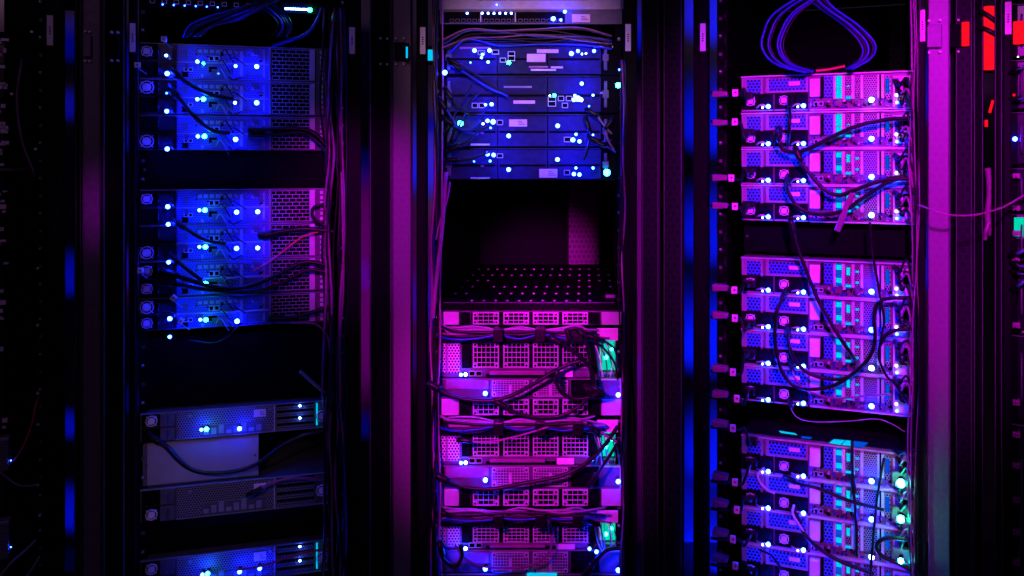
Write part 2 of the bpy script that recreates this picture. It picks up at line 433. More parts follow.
def blank(rk, name, label, u, v0, v1, m, W, x0=0.0, y=.012, group=None, depth=.02, rim='black_paint'):
    _, zt = rk.px(u, v0); _, zb = rk.px(u, v1)
    t = rk.thing(name, label, 'blanking panel', 0, zb, 0, group); H = zt-zb
    part('plate', t, m, lambda b: b.box(x0, W, y, y+.003, .001, H-.001))
    part('flange', t, rim, lambda b: (b.box(x0, W, y, y+depth, 0, .0025), b.box(x0, W, y, y+depth, H-.0025, H)))
    for xx in (x0+.008, W-.008):
        part('thumbscrew', t, 'dark_steel', lambda b: b.cyl(xx, H/2, y-.004, y, .003, 10))
    return t
blank(RL, 'blanking_panel', 'black blanking panel between the two server stacks in the left rack', 141, 151, 188.5, 'black_paint', .43)
blank(RL, 'blanking_panel', 'wide black blanking panel under the lower server stack in the left rack', 141, 341, 411, 'black_paint', .43, y=.03)

def left_low_server(v0, v1, label, leds, bright, k):
    _, zt = RL.px(145, v0); _, zb = RL.px(145, v1)
    H = zt-zb; W = .43
    t = RL.thing('perforated_server', label, 'server', 0, zb, 0, 'low servers at the bottom of the left rack')
    X = lambda u: RL.x(u); K = ('LL', round(H, 3))
    part('chassis', t, ['dark_steel', 'steel'], lambda b: (b.box(0, W, .004, .68, 0, H), b.box(0, W, -.002, .006, H-.0018, H, 1), b.box(X(176), W, -.002, .006, 0, .0018, 1)))
    for i in range(2):
        h2 = H/2-.004
        p = part('power_supply', t, ['black_paint', 'dark_steel'], lambda b: (b.box(.004, X(160), -.003, .02, 0, h2), b.box(X(160)+.001, X(175), -.005, .02, 0, h2, 1),
             b.tube([(X(168), -.005, h2*.2), (X(168), -.02, h2*.3), (X(168), -.02, h2*.7), (X(168), -.005, h2*.8)], .0016, 6, 1)), key=(K, 'psu'))
        p.location = (0, 0, .002+i*H/2)
        if (i == 1) != (k == 1): fan(p, X(152), h2*.52, .0130, y=-.003)
    part('perforated_panel', t, ['hex_dark', 'bright_steel'], lambda b: (b.box(X(177), X(274), -.001, .005, .003, H-.003), b.box(X(274), X(275.2), -.005, .004, .002, H-.002, 1)), key=(K, 'pp'))
    def iob(b):
        b.box(X(202), X(266), -.004, 0, H*.08, H*.42)
        for q in range(8): b.box(X(204+q*7.5), X(209+q*7.5), -.006, -.003, H*.12, H*(.24+.1*(q % 3)), 1)
    part('io_block', t, ['dark_steel', 'steel'], iob, key=(K, 'io'))
    ports(t, X(214), H*.16, 2, .011, .011); ports(t, X(246), H*.16, 2, .010, .010)
    sticker(t, X(254), X(266), H*.60, H*.86, 'pink_tag', label='small pale pink sticker')
    for (u, f) in ((190, .82), (270, .86)): part('cover_screw', t, 'steel', lambda b: b.cyl(X(u), H*f, -.005, 0, .0034, 10), key=(K, 'sc', u))
    for i in range(4):
        o = part('slot_cover', t, ['hex_dark', 'black_paint'], lambda b: (b.box(X(277), X(314), -.001, .003, 0, H*.15), b.box(X(277), X(314), 0, .004, H*.15, H*.21, 1)), key=(K, 'sl'))
        o.location = (0, 0, H*(.04+.235*i))
    fan(t, X(322), H*.45, .014)
    if bright:
        part('light_bar', t, 'slot_cyan', lambda b: b.box(X(316.2), X(317.6), -.004, .002, H*.12, H*.92), key=(K, 'lb'), label='thin glowing cyan light bar')
        for f in (.50, .95): led(t, X(300), H*f-.004, -.005, .0032, 'led_white')
    for (u, v, m, r) in leds:
        x, z = RL.px(u, v, -.014); led(t, x, z-zb, -.024, r, m)
    return t
left_low_server(414, 442.5, 'blue-lit server with perforated back above the grey plate in the left rack', [(202, 428.5, b_, .0045), (207, 428, c_, .0062), (240, 427.5, b_, .006)], True, 0)
left_low_server(490, 523, 'unlit grey server with hexagon-perforated back in the left rack', [], False, 1)
left_low_server(561, 594, 'bottommost blue-lit server cut by the lower picture edge in the left rack', [(203, 573, b_, .005), (208, 572, c_, .0062), (240, 570, b_, .0056), (260, 566.5, b_, .0056)], True, 2)
blank(RL, 'filler_plate', 'lilac grey bare metal plate with a black cable drooping before it in the left rack', 145, 445, 488, 'grey_panel', RL.x(258), .004, rim='steel')
blank(RL, 'blanking_panel', 'black blanking panel under the unlit perforated server in the left rack', 145, 525, 560, 'black_paint', .43, y=.03)

# switch at the top of the left rack
_, zt = RL.px(200, -3); _, zb = RL.px(200, 9)
t = RL.thing('network_switch', 'thin network switch with lit ports at the very top of the left rack', 'network switch', 0, zb, 0)
part('chassis', t, 'black_paint', lambda b: b.box(0, .43, .0, .35, 0, zt-zb), bevel=.001)
for q in range(10): led(t, RL.x(286+q*2.4), (zt-zb)*.35, -.004, .0032, 'led_white', 'port_light')
led(t, RL.x(310), (zt-zb)*.32, -.006, .0062, 'led_green', 'link_led', 'green link light')
for q in range(9): ports(t, RL.x(150+q*12), (zt-zb)*.3, 1, .011, .010)
for q in range(6): led(t, RL.x(163+q*11), (zt-zb)*.2, -.004, .0022, 'led_dim', 'port_light')

# ------------------------------------------------------------------ MIDDLE RACK
CX = lambda u: RC.x(u)
CZ = lambda v: RC.px(500, v)[1]
CW = CX(622)
# top device
zt, zb = CZ(-12), CZ(9.5)
t = RC.thing('rack_appliance', 'magenta-lit appliance with a perforated strip at the top of the middle rack', 'rack appliance', 0, zb)
H = zt-zb
part('chassis', t, 'steel', lambda b: b.box(.004, CW, .002, .5, 0, H), bevel=.001)
part('vent_strip', t, 'hex_fine', lambda b: b.box(CX(478), CX(588), -.001, .003, H*.42, H*.62))
for xe in (-.006, CW-.004): part('rack_ear', t, 'dark_steel', lambda b: b.box(xe, xe+.010, -.002, .002, 0, H))
led(t, CX(497), H*.2, -.006, .003, 'led_dim')
# patch panel
zt, zb = CZ(10), CZ(24); H = zt-zb
t = RC.thing('patch_bay', 'patch panel with a row of small blue lights atop the middle rack', 'patch panel', 0, zb)
part('face', t, ['dark_steel', 'black_paint'], lambda b: (b.box(0, CW, 0, .004, 0, H), b.box(CX(444), CX(565), -.003, 0, H*.08, H*.85, 1)))
part('body', t, 'black_paint', lambda b: b.box(.01, CW-.01, .004, .3, .001, H-.001))
for q in range(20):
    u = 450+q*5.7; ports(t, CX(u), H*.10, 1, .0105, .009, m='dark_steel')
for q in range(7): led(t, CX(467+q*5.8 if q else 467.5)+(.025 if q else 0), H*.74, -.006, .0030, 'led_white', 'port_light')
for uu in (480.5, 515): part('port_frame', t, 'bright_steel', lambda b: b.box(CX(uu), CX(uu+.8), -.005, -.003, H*.15, H*.8))
led(t, CX(553.5), H*.30, -.016, .0066, b_); led(t, CX(565), H*.82, -.012, .0050, b_); led(t, CX(561), H*.25, -.008, .0036, b_)
sticker(t, CX(572), CX(590), H*.12, H*.68, 'pink_tag', label='pink paper label')

def outline(parent, u0, u1, v0, v1, zb, split=1):
    x0, x1 = CX(u0), CX(u1); z1, z0 = CZ(v0)-zb, CZ(v1)-zb
    def f(b):
        tt = .0013
        b.box(x0, x1, -.004, 0, z0, z0+tt); b.box(x0, x1, -.004, 0, z1-tt, z1); b.box(x0, x0+tt, -.004, 0, z0, z1); b.box(x1-tt, x1, -.004, 0, z0, z1)
        for k in range(1, split): zz = z0+(z1-z0)*k/split; b.box(x0, x1, -.004, 0, zz, zz+tt)
        b.box(x0, x1, -.001, 0, z0, z1, 1)
    part('network_port', parent, ['cable_white', 'black_paint'], f)
def storage(v0, v1, label, leds, stickers, outlines, bars, group='black storage units in the middle rack'):
    zt, zb = CZ(v0), CZ(v1); H = zt-zb-.001
    t = RC.thing('storage_unit', label, 'storage unit', 0, zb, 0, group)
    part('chassis', t, ['black_paint', 'dark_steel'], lambda b: (b.box(0, CW, .004, .72, 0, H), b.box(CX(470), CX(600), -.001, .005, H-.0014, H, 1)), bevel=.0008)
    for (a, c) in ((447, 497), (498, 547), (548, 601)):
        part('drive_canister', t, ['storage_paint', 'black_paint'], lambda b: (b.box(CX(a), CX(c), 0, .01, .003, H-.004), b.box(CX(a)+.004, CX(c)-.004, -.003, 0, H*.44, H*.50, 1)), bevel=.001)
    for (a, c) in ((448, 451), (604, 607)):
        part('release_lever', t, 'dark_steel', lambda b: (b.box(CX(a), CX(c), -.012, .004, H*.15, H*.85), b.box(CX(a)-.004, CX(c)+.004, -.015, -.011, H*.4, H*.6)), bevel=.001)
    for s in stickers:
        sticker(t, CX(s[0]), CX(s[1]), CZ(s[3])-zb, CZ(s[2])-zb, s[4], lines=s[5], label=s[6] if len(s) > 6 else None)
    for o in outlines: outline(t, *o[:4], zb, *(o[4:]))
    for (u0, u1, v, m) in bars:
        part('pull_tab', t, m, lambda b: b.box(CX(u0), CX(u1), -.007, -.003, CZ(v+1)-zb, CZ(v-.8)-zb), bevel=.0006)
    for (u, v, m, r) in leds:
        x, z = RC.px(u, v, -.014); led(t, x, z-zb, -.024, r, m)
    return t
storage(41, 75, 'topmost black storage unit in the middle rack, two blank pale labels mid-face',
        [(475, 51, b_, .006), (490, 51, b_, .006), (483, 55, b_, .0045), (482, 58, b_, .004), (471, 63, d_, .003), (488.5, 62.5, b_, .0044), (509, 63, 'led_green', .0058),
         (571.5, 54, b_, .0066), (578, 51.5, b_, .005), (594, 51.5, b_, .005), (582, 54.5, w_, .0028), (586, 54, w_, .0028), (445.5, 73, b_, .0072), (619, 70, d_, .003)],
        [(527, 545.5, 54, 62, 'pink_tag', False), (537, 558.5, 49.5, 53, 'pink_tag', False)],
        [(500, 506, 58, 62.5), (508, 515, 51.5, 61, 2), (478, 485, 50.5, 55), (492, 499, 50, 54.5)], [(460, 490, 48, 'cable_violet'), (594, 613, 47, 'cable_white'), (551, 563, 67.5, 'pink_tag'), (529, 548, 67, 'cable_violet'), (531, 556, 70, 'cable_white')])
storage(75.5, 113, 'second black storage unit from the top in the middle rack, brightest light cluster at right',
        [(581.8, 84, b_, .0055), (492, 104.5, b_, .0055), (486, 105, b_, .0042), (554.5, 95.5, 'led_green', .0048), (575, 96, b_, .0046), (578, 99, b_, .0085), (574, 100, b_, .006), (581, 100, w_, .006), (593, 95.5, b_, .0036), (589, 106.5, d_, .0028), (550, 96, w_, .0026), (618, 85.5, c_, .0080)],
        [(513.5, 535, 100.5, 103.7, 'pink_tag', False)],
        [(548, 556, 97, 106.5, 2), (558, 564, 96, 101), (566, 572, 96, 101), (562, 568, 103, 108), (472, 478, 103, 108), (479, 485, 103, 108)], [(504, 532, 87, 'cable_grey'), (600, 605, 93, 'cable_grey')])
storage(114, 147.5, 'third black storage unit in the middle rack, its pale pink label left of centre',
        [(488, 121, b_, .0056), (493.5, 122, b_, .0072), (483.5, 124, w_, .0034), (491, 128, d_, .0034), (509, 136, b_, .0062), (557.8, 126, b_, .0062), (573, 140, b_, .0066), (579.5, 141.5, b_, .0054), (576, 134.5, b_, .004), (593, 135, b_, .003), (461, 123.5, c_, .0082)],
        [(509.3, 527, 119.5, 126.5, 'pink_tag', True, 'pale pink printed label')],
        [(497, 503, 120, 125), (564, 571, 137, 142)], [(471, 490, 144.5, 'cable_white'), (481, 484, 133, 'cable_violet')])
storage(148, 180.5, 'lowest black storage unit in the middle rack, big cyan light at its right end',
        [(488, 154, b_, .0062), (494, 155, b_, .0058), (490.5, 161, d_, .004), (474.5, 161.5, d_, .0028), (509, 169.5, b_, .0062), (557.6, 159.5, b_, .0062), (574, 174, b_, .0056), (579.5, 174.5, b_, .0054), (576, 168, b_, .0036), (593, 168, b_, .0036), (606.8, 172.5, c_, .0098)],
        [(539.3, 557.3, 169, 177.5, 'pink_tag', True, 'pale pink printed label')],
        [(497, 503, 153.5, 158), (564, 570, 170, 175)], [(471, 490, 178, 'cable_white'), (481, 484, 166, 'cable_violet')])

# open bay: vented shelf
zs = CZ(310)
t = RC.thing('vented_shelf', 'black vented shelf with rows of pale dots in the open bay of the middle rack', 'rack shelf', 0, zs)
part('tray', t, 'black_paint', lambda b: (b.box(.004, CW-.004, .0, .78, .018, .022), b.box(.004, CW-.004, -.004, .0, 0, .022), b.box(.004, .008, 0, .78, 0, .018), b.box(CW-.008, CW-.004, 0, .78, 0, .018)), bevel=.0008)
def dots(b):  # pale raised discs in place of light showing through the holes
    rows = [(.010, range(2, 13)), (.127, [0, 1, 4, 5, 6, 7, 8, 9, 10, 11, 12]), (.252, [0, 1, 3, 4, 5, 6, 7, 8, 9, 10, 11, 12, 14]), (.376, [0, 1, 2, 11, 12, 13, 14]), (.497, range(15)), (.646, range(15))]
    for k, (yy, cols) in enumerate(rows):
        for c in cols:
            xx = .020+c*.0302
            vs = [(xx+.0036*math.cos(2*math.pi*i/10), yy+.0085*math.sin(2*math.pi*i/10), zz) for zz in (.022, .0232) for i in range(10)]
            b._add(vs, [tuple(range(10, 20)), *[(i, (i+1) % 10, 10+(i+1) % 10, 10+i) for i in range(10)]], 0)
part('hole_light_dot', t, 'bright_steel', dots)['kind'] = 'stuff'
part('front_edge', t, 'dark_steel', lambda b: b.box(.01, CW-.02, -.0048, -.004, .0185, .020))
part('shelf_latch', t, 'cable_violet', lambda b: b.box(CX(606), CX(618), .05, .07, .022, .030), bevel=.002)

# fan chassis / cable arms / blade chassis / small grille units
def grid_grille(b, x0, x1, z0, z1, nx, nz, bar=.0012, fr=.0028, y=-.004):
    b.box(x0, x1, y, 0, z0, z0+fr); b.box(x0, x1, y, 0, z1-fr, z1); b.box(x0, x0+fr, y, 0, z0+fr, z1-fr); b.box(x1-fr, x1, y, 0, z0+fr, z1-fr)
    for i in range(1, nx): xx = x0+(x1-x0)*i/nx; b.box(xx-bar/2, xx+bar/2, y+.001, 0, z0, z1)
    for i in range(1, nz): zz = z0+(z1-z0)*i/nz; b.box(x0, x1, y+.001, 0, zz-bar/2, zz+bar/2)
    for cx in (x0+.006, x1-.006):
        for cz in (z0+.006, z1-.006): b.box(cx-.005, cx+.005, y-.001, 0, cz-.005, cz+.005); b.cyl(cx, cz, y-.0025, y-.001, .0028, 8, 1)
GR = ((473, 499), (503.5, 529), (533, 558.5), (562.5, 588))
def fan_chassis(v0, v1, label):
    zt, zb = CZ(v0), CZ(v1); H = zt-zb-.0008
    t = RC.thing('fan_chassis', label, 'chassis', 0, zb, 0, 'slim chassis with four fan grilles in the middle rack')
    part('body', t, ['mid_steel', 'black_paint'], lambda b: (b.box(0, CW, .004, .7, 0, H), b.box(CX(471), CX(590), .0, .004, .002, H-.002, 1), b.box(CX(440), CX(622), -.002, .005, H-.0018, H)))
    part('end_plate', t, 'bright_steel', lambda b: b.box(.004, CX(459), -.003, .003, .001, H-.003), bevel=.001)
    part('end_plate', t, 'bright_steel', lambda b: b.box(CX(601.5), CX(621), -.003, .003, .001, H-.003), bevel=.001)
    for a, c in ((460, 470), (590, 600)): part('latch_block', t, 'black_paint', lambda b: (b.box(CX(a), CX(c), -.006, .003, .003, H-.004), b.box(CX(a)+.004, CX(c)-.004, -.009, -.006, H*.3, H*.6)), bevel=.001)
    for a, c in GR: part('fan_grille', t, ['bright_steel', 'black_paint'], lambda b: grid_grille(b, CX(a), CX(c), .002, H-.003, 5, 3))
    return t
fan_chassis(310.5, 325, 'uppermost slim fan chassis of the middle rack, just under the black vented shelf')
fan_chassis(397.5, 415.5, 'second slim fan chassis of the middle rack, partly behind thick black cables')
fan_chassis(487.5, 506, 'third slim fan chassis of the middle rack, near the bottom of the picture')
def blade(v0, v1, label, green, leds, tag_uv):
    zt, zb = CZ(v0), CZ(v1); H = zt-zb-.0008; vs = v0+(v1-v0)*.74; zg = CZ(vs)-zb
    t = RC.thing('blade_chassis', label, 'chassis', 0, zb, 0, 'tall chassis with big fan grilles in the middle rack')
    part('body', t, ['mid_steel', 'black_paint'], lambda b: (b.box(0, CX(590), .006, .7, 0, H), b.box(CX(590), CW, .10, .7, 0, H), b.box(CX(462), CX(590), .002, .006, zg, H-.002, 1), b.box(0, CX(590), -.001, .006, zg-.004, zg-.001)))
    part('perforated_end', t, ['vent_white', 'steel'], lambda b: (b.box(.002, CX(460), -.004, .006, zg*.5, H-.002), b.box(CX(446), CX(448), -.006, -.004, zg*.5, H-.002, 1)))
    part('latch_block', t, 'black_paint', lambda b: (b.box(CX(462), CX(470.5), -.004, .006, zg, H-.004), b.cyl(CX(466), (zg+H)/2, -.007, -.004, .003, 8)), bevel=.001)
    for a, c in GR: part('fan_grille', t, ['bright_steel', 'black_paint'], lambda b: grid_grille(b, CX(a), CX(c), zg+.001, H-.003, 6, 5))
    ports(t, CX(469), .004, 2, .016, .013)
    part('cable_tray', t, ['cable_violet', 'black_paint'], lambda b: (b.box(CX(490), CX(545), -.008, .004, zg*.35, zg*.75), b.box(CX(486), CX(556), -.003, .006, zg*.1, zg*.35, 1)), bevel=.001)
    a, c = tag_uv; sticker(t, CX(a), CX(c), zg*.1, zg*.85, 'pink_tag', y=-.006, lines=False, label='plain pink paper tag')
    led(t, CX(462), zg*.45, -.016, .0052, b_); led(t, CX(466.5), zg*.48, -.016, .0052, w_)
    # recess at the right end with a green-lit card
    part('lit_card', t, ['dark_steel', 'port_green', 'steel'], lambda b: (b.box(CX(598), CX(621), .04, .05, zg*.3, H*.98), b.box(CX(600), CX(619), .034, .04, zg*.45, H*.92, 1), b.box(CX(601), CX(602), -.002, .1, 0, H, 2), b.box(CX(603), CX(618), .02, .03, zg*.1, zg*.3, 2)), label='card glowing green and cyan')
    led(t, CX(606), zg+(H-zg)*.35, .01, .006, 'led_cyan', 'card_led'); led(t, CX(612), zg+(H-zg)*.65, .012, .0045, green, 'card_led')
    for (u, v, m, r) in leds:
        x, z = RC.px(u, v, -.014); led(t, x, z-zb, -.024, r, m)
    return t
blade(340.5, 377.5, 'uppermost tall chassis of the middle rack with bright grilles and a green-lit right end', 'led_green', [], (559, 573))
blade(432.5, 464.5, 'middle tall chassis of the middle rack, bright blue-white light beside its right end', 'led_green', [(592, 458, b_, .005), (589, 460, w_, .004)], (557, 574))
blade(523.5, 549, 'lowest tall chassis of the middle rack, blue lights at both ends', 'led_green', [(589.5, 547, b_, .0048), (596.5, 550, b_, .0055)], (556, 575))
def small_unit(v0, v1, label, v_led, extra=False):
    zt, zb = CZ(v0), CZ(v1); H = zt-zb-.0008
    t = RC.thing('switch_module', label, 'switch module', 0, zb, 0, 'slim modules with two fine grilles in the middle rack')
    part('body', t, ['dark_steel', 'steel'], lambda b: (b.box(0, CX(600), .004, .6, 0, H), b.box(0, CX(600), -.001, .005, H-.0015, H, 1), b.box(CX(600), CW, .004, .6, 0, H)))
    for a, c in ((492, 529), (533, 568)):
        def g(b):
            grid_grille(b, CX(a), CX(c), .002, H-.003, 13, 7, .0011, .0022); m = (CX(a)+CX(c))/2; b.box(m-.003, m+.003, -.006, 0, .003, H*.7)
        part('fine_grille', t, ['bright_steel', 'black_paint'], g)
    part('black_bay', t, 'black_paint', lambda b: (b.box(CX(571), CX(599), -.004, .004, .003, H-.003), b.box(CX(575), CX(596), -.007, -.004, H*.2, H*.7)), bevel=.001)
    part('left_cover', t, 'cable_violet', lambda b: b.box(CX(446), CX(489), -.003, .004, H*.45, H-.003), bevel=.001)
    part('trim_edge', t, 'bright_steel', lambda b: b.box(CX(601), CX(620), -.004, .004, H-.0030, H-.0008))
    part('trim_edge', t, 'bright_steel', lambda b: b.box(CX(620), CX(621), -.004, .004, 0, H))
    x, z = RC.px(485.5, v_led, -.014); led(t, x, z-zb, -.018, .0068, b_)
    x, z = RC.px(618.2, v_led+1.5, -.014); led(t, x, z-zb, -.018, .0068, b_)
    if extra: part('light_bar', t, 'slot_cyan', lambda b: b.box(CX(527), CX(557), -.006, .002, -.006, .0), label='thin glowing cyan light bar')
    return t
small_unit(378.5, 397, 'uppermost slim module with two fine grilles in the middle rack', 393)
small_unit(465.5, 487, 'middle slim module with two fine grilles in the middle rack', 479.5)
small_unit(550, 573, 'lowest slim module with two fine grilles in the middle rack, cyan bar under it', 568, True)
zt, zb = CZ(573.5), CZ(592); 
t = RC.thing('fan_chassis', 'slim chassis cut off by the lower picture edge in the middle rack', 'chassis', 0, zb)
part('body', t, 'dark_steel', lambda b: b.box(0, CW, .01, .7, 0, zt-zb-.004)); part('top_lip', t, 'steel', lambda b: b.box(0, CW, .006, .01, zt-zb-.007, zt-zb-.004))
# cable arms: folding metal arms that carry horizontal bundles
def cable_arm(v, label, which, seed):
    rnd = random.Random(seed); zb = CZ(v+8.5)
    t = RC.thing('cable_carrier', label, 'cable arm', 0, zb, 0, 'cable arms across the middle rack')
    H = CZ(v-8)-zb
    part('arm_bar', t, 'black_paint', lambda b: (b.box(CX(442), CX(600), -.022, -.004, 0, .007), b.box(CX(442), CX(600), -.006, -.003, .007, H*.5)), bevel=.001)
    for u in (500, 541, 578):
        part('clamp', t, 'rubber', lambda b: (b.box(CX(u-5), CX(u+5), -.050, -.006, H*.18, H*.95), b.cyl(CX(u-2), H*.55, -.054, -.050, .0025, 8), b.cyl(CX(u+2), H*.55, -.054, -.050, .0025, 8)), bevel=.002)
    part('end_plate', t, 'pink_tag', lambda b: b.box(CX(597), CX(618), -.006, -.002, H*.05, H*.8), bevel=.001, label='magenta-lit end plate')
    part('pivot_screw', t, 'bright_steel', lambda b: b.cyl(CX(594), H*.45, -.012, -.002, .0045, 12))
    cols = ['cable_grey', 'cable_violet', 'cable_grey', 'rubber', 'cable_violet', 'cable_grey', 'rubber', 'cable_blue', 'rubber']
    for i, m in enumerate(cols):
        dv = -6+i*1.7; o = -.028-.0035*(i % 4)
        pts = [(436+rnd.uniform(0, 8), v+dv+rnd.uniform(-10, 4), o+.02)]
        for u in (452, 476, 500, 520, 541, 562, 580): pts.append((u, v+dv*(.45 if u in (500, 541) else .9)+rnd.uniform(-1.4, 1.4), o))
        pts.append((598+rnd.uniform(-4, 14), v+dv+rnd.uniform(-4, 14), o+.02))
        kind = {'cable_grey': 'pale', 'cable_violet': 'violet', 'rubber': 'black', 'cable_blue': 'blue'}[m]
        RC.cable('network_cable', f'{kind} cable strapped along the {which} cable arm of the middle rack', pts, .0028 if m != 'rubber' else .0036, m, f'{kind} cables on the {which} cable arm of the middle rack')
cable_arm(332.5, 'cable arm just below the uppermost slim chassis of the middle rack', 'upper', 1)
cable_arm(424.0, 'cable arm half way down the chassis of the middle rack', 'middle', 2)
cable_arm(514.5, 'cable arm near the bottom of the middle rack', 'lower', 3)

# ------------------------------------------------------------------ RIGHT RACK
RX = lambda u: RR.x(u)
def rref(v): return RR.px(770, v)[1]
R0 = rref(112.0)                     # reference server spans v 75..112 at column 770
def right_server(v0, v1, label, cyan, group, k):
    zt, zb = rref(v0), rref(v1); H = zt-zb-.0012; W = RX(914)
    t = RR.thing('rack_server', label, 'server', 0, zb, 0, group)
    z = lambda v: (112-v)/37.0*H
    K = ('R', round(H, 3))
    def shell(b):
        b.box(0, W, .006, .7, 0, H); b.box(0, W, -.002, .008, H-.003, H, 1); b.box(RX(810), W, -.003, .006, .0, .0028, 1); b.box(RX(741), RX(810), .0, .006, 0, .0016, 2)
        rg = random.Random(5)
        for q in range(60):
            u = rg.choice((rg.uniform(809, 834), rg.uniform(834, 892), rg.uniform(834, 892)))
            v = rg.uniform(101, 110) if u > 821 else rg.uniform(99, 110)
            w = rg.choice((.8, 1.2, 2, 3)); hh = rg.choice((.6, 1, 1.8, 2.6))
            b.box(RX(u), RX(u+w), -rg.uniform(.001, .005), .006, z(v), z(v-hh), rg.choice((1, 2, 2, 3)))
    part('chassis', t, ['mid_steel', 'bright_steel', 'black_paint', 'cable_blue'], shell, key=(K, 'ch'))
    part('drive_vent', t, ['hex_blue_lit', 'steel'], lambda b: (b.box(RX(747), RX(761), -.001, .006, z(93), z(79)), b.box(RX(742), RX(747), -.003, .006, z(94), z(77), 1), b.box(RX(761), RX(763), -.004, .006, z(94), z(77), 1),
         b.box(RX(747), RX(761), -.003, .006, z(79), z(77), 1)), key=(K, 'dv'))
    part('top_vent', t, ['hex_blue_lit', 'steel', 'pink_tag'], lambda b: (b.box(RX(769), RX(806), -.001, .006, z(91), z(79)), b.box(RX(766), RX(769), -.003, .006, z(93), z(77), 1), b.box(RX(806), RX(808), -.003, .006, z(93), z(77), 1),
         b.box(RX(766), RX(808), -.004, .006, z(93), z(91), 1), b.box(RX(789), RX(800), -.002, 0, z(86), z(82), 2)), key=(K, 'tv'))
    for i, (a, c, fu) in enumerate(((742, 773, 751), (775, 808, 784.5))):
        p = part('power_supply', t, ['post_paint', 'black_paint', 'steel'], lambda b: (b.box(RX(a), RX(c), -.003, .006, z(111.5), z(93.5)), b.box(RX(a+16), RX(c-3), -.006, -.003, z(106), z(95), 1), b.box(RX(a), RX(c), -.005, -.002, z(111.5), z(110), 2)), key=(K, 'psu', i))
        fan(p, RX(fu), z(101), .0115, y=-.003)
        part('handle', p, 'bright_steel', lambda b: b.tube(spline([(RX(c-16), -.004, z(108)), (RX(c-12), -.022, z(106)), (RX(c-8), -.024, z(105.5)), (RX(c-5), -.016, z(108))], 5), .0020, 6), key=(K, 'hd', i))
        led(t, RX(c-3.5), z(107.2), -.018, .0062, b_)
        led(t, RX(c-9), z(108.2), -.020, .0028, w_)
    part('pull_plate', t, 'pink_tag', lambda b: (b.box(RX(810), RX(820), -.006, .006, z(98), z(80)), b.box(RX(812), RX(818), -.008, -.006, z(84), z(81))), key=(K, 'pl'), bevel=.0012)
    ports(t, RX(814), z(107), 2, .010, .009)
    # expansion slots
    for u, u2, vv in ((821, 823.5, 99), (879.5, 881, 108)): part('divider', t, 'black_paint', lambda b: b.box(RX(u), RX(u2), -.002, .006, z(vv), z(78)), key=(K, 'dvd', u))
    part('slot_cover', t, 'hex_blue_lit', lambda b: b.box(RX(824), RX(833), -.001, .006, z(99), z(78)), key=(K, 's0'))
    part('lit_slot', t, ['slot_cyan' if cyan == 2 else 'slot_blue', 'slot_cyan', 'dark_steel'], lambda b: (b.box(RX(836), RX(841.5), -.001, .006, z(100), z(78), 0), b.box(RX(836), RX(841.5), -.0016, .0, z(97), z(92), 1), b.box(RX(836), RX(841.5), -.0016, .0, z(84), z(79), 1), b.box(RX(836), RX(841.5), -.002, .0, z(90.4), z(89.8), 2)), key=(K, 's1', cyan), label='expansion slot glowing cyan')
    part('lit_slot', t, ['hex_dark', 'slot_cyan' if cyan else 'slot_blue'], lambda b: (b.box(RX(845.5), RX(851), -.001, .006, z(101), z(80)), b.box(RX(845.5), RX(851), -.002, 0, z(101), z(98.5), 1), b.box(RX(846.5), RX(850), -.002, 0, z(89), z(81 if cyan == 1 else 88), 1)), key=(K, 's2', cyan))
    part('slot_cover', t, ['hex_fine', 'slot_cyan', 'hex_dark'], lambda b: (b.box(RX(855), RX(860), -.001, .006, z(99), z(79)), b.box(RX(855.5), RX(859), -.002, 0, z(86), z(84), 1 if cyan == 1 else 2), b.box(RX(855.5), RX(859), -.002, 0, z(97), z(95), 1 if cyan == 1 else 2)), key=(K, 's3', cyan))
    part('perforated_panel', t, 'hex_fine', lambda b: b.box(RX(864), RX(877), -.001, .006, z(99), z(79)), key=(K, 'pp'))
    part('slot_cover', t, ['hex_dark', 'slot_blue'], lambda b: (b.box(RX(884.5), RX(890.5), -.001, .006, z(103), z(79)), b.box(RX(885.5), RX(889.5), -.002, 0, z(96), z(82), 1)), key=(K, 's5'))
    for u, u2 in ((833.4, 835.6), (842, 845), (851.6, 854.5), (860.6, 863.4), (877.4, 879.2), (881.4, 884)):
        part('slot_frame', t, 'bright_steel', lambda b: b.box(RX(u), RX(u2), -.004, .006, z(101), z(78)), key=(K, 'sf', u))
    for u in (857, 866): part('thumbscrew', t, 'dark_steel', lambda b: b.cyl(RX(u), z(105), -.010, .004, .0052, 12), key=(K, 'ts', u))
    led(t, RX(872), z(103), -.020, .0072, 'led_blue' if k % 3 else 'led_white')
    rt = part('io_block', t, ['bright_steel', 'cable_blue', 'black_paint'], lambda b: (b.box(RX(893), RX(912), -.003, .006, z(110), z(80)), b.box(RX(895), RX(899), -.006, -.003, z(96), z(82), 1), b.box(RX(903), RX(909), -.006, -.003, z(95), z(82), 2), b.box(RX(896), RX(908), -.010, -.003, z(108), z(100), 0), b.box(RX(903), RX(907), -.0035, -.003, z(99), z(97), 2)), key=(K, 'io'))
    led(t, RX(896.5), z(99), -.016, .0040, 'led_pink'); led(t, RX(897), z(106), -.014, .0034, b_)
    return t
G1, G2, G3 = ['servers in the %s stack of the right rack' % s for s in ('upper', 'middle', 'lower')]
for i, (v, s) in enumerate(zip((75, 112, 148.2, 184.5), ('topmost server of the upper stack in the right rack, under the hanging cable loops', 'second server of the upper right-rack stack, thick black cable crossing its right half',
        'third server of the upper stack in the right rack, between two crossing black cables', 'lowest server of the upper stack in the right rack, above a black blank'))):
    right_server(v, v+36.6, s, 2 if i < 2 else 1, G1, i)
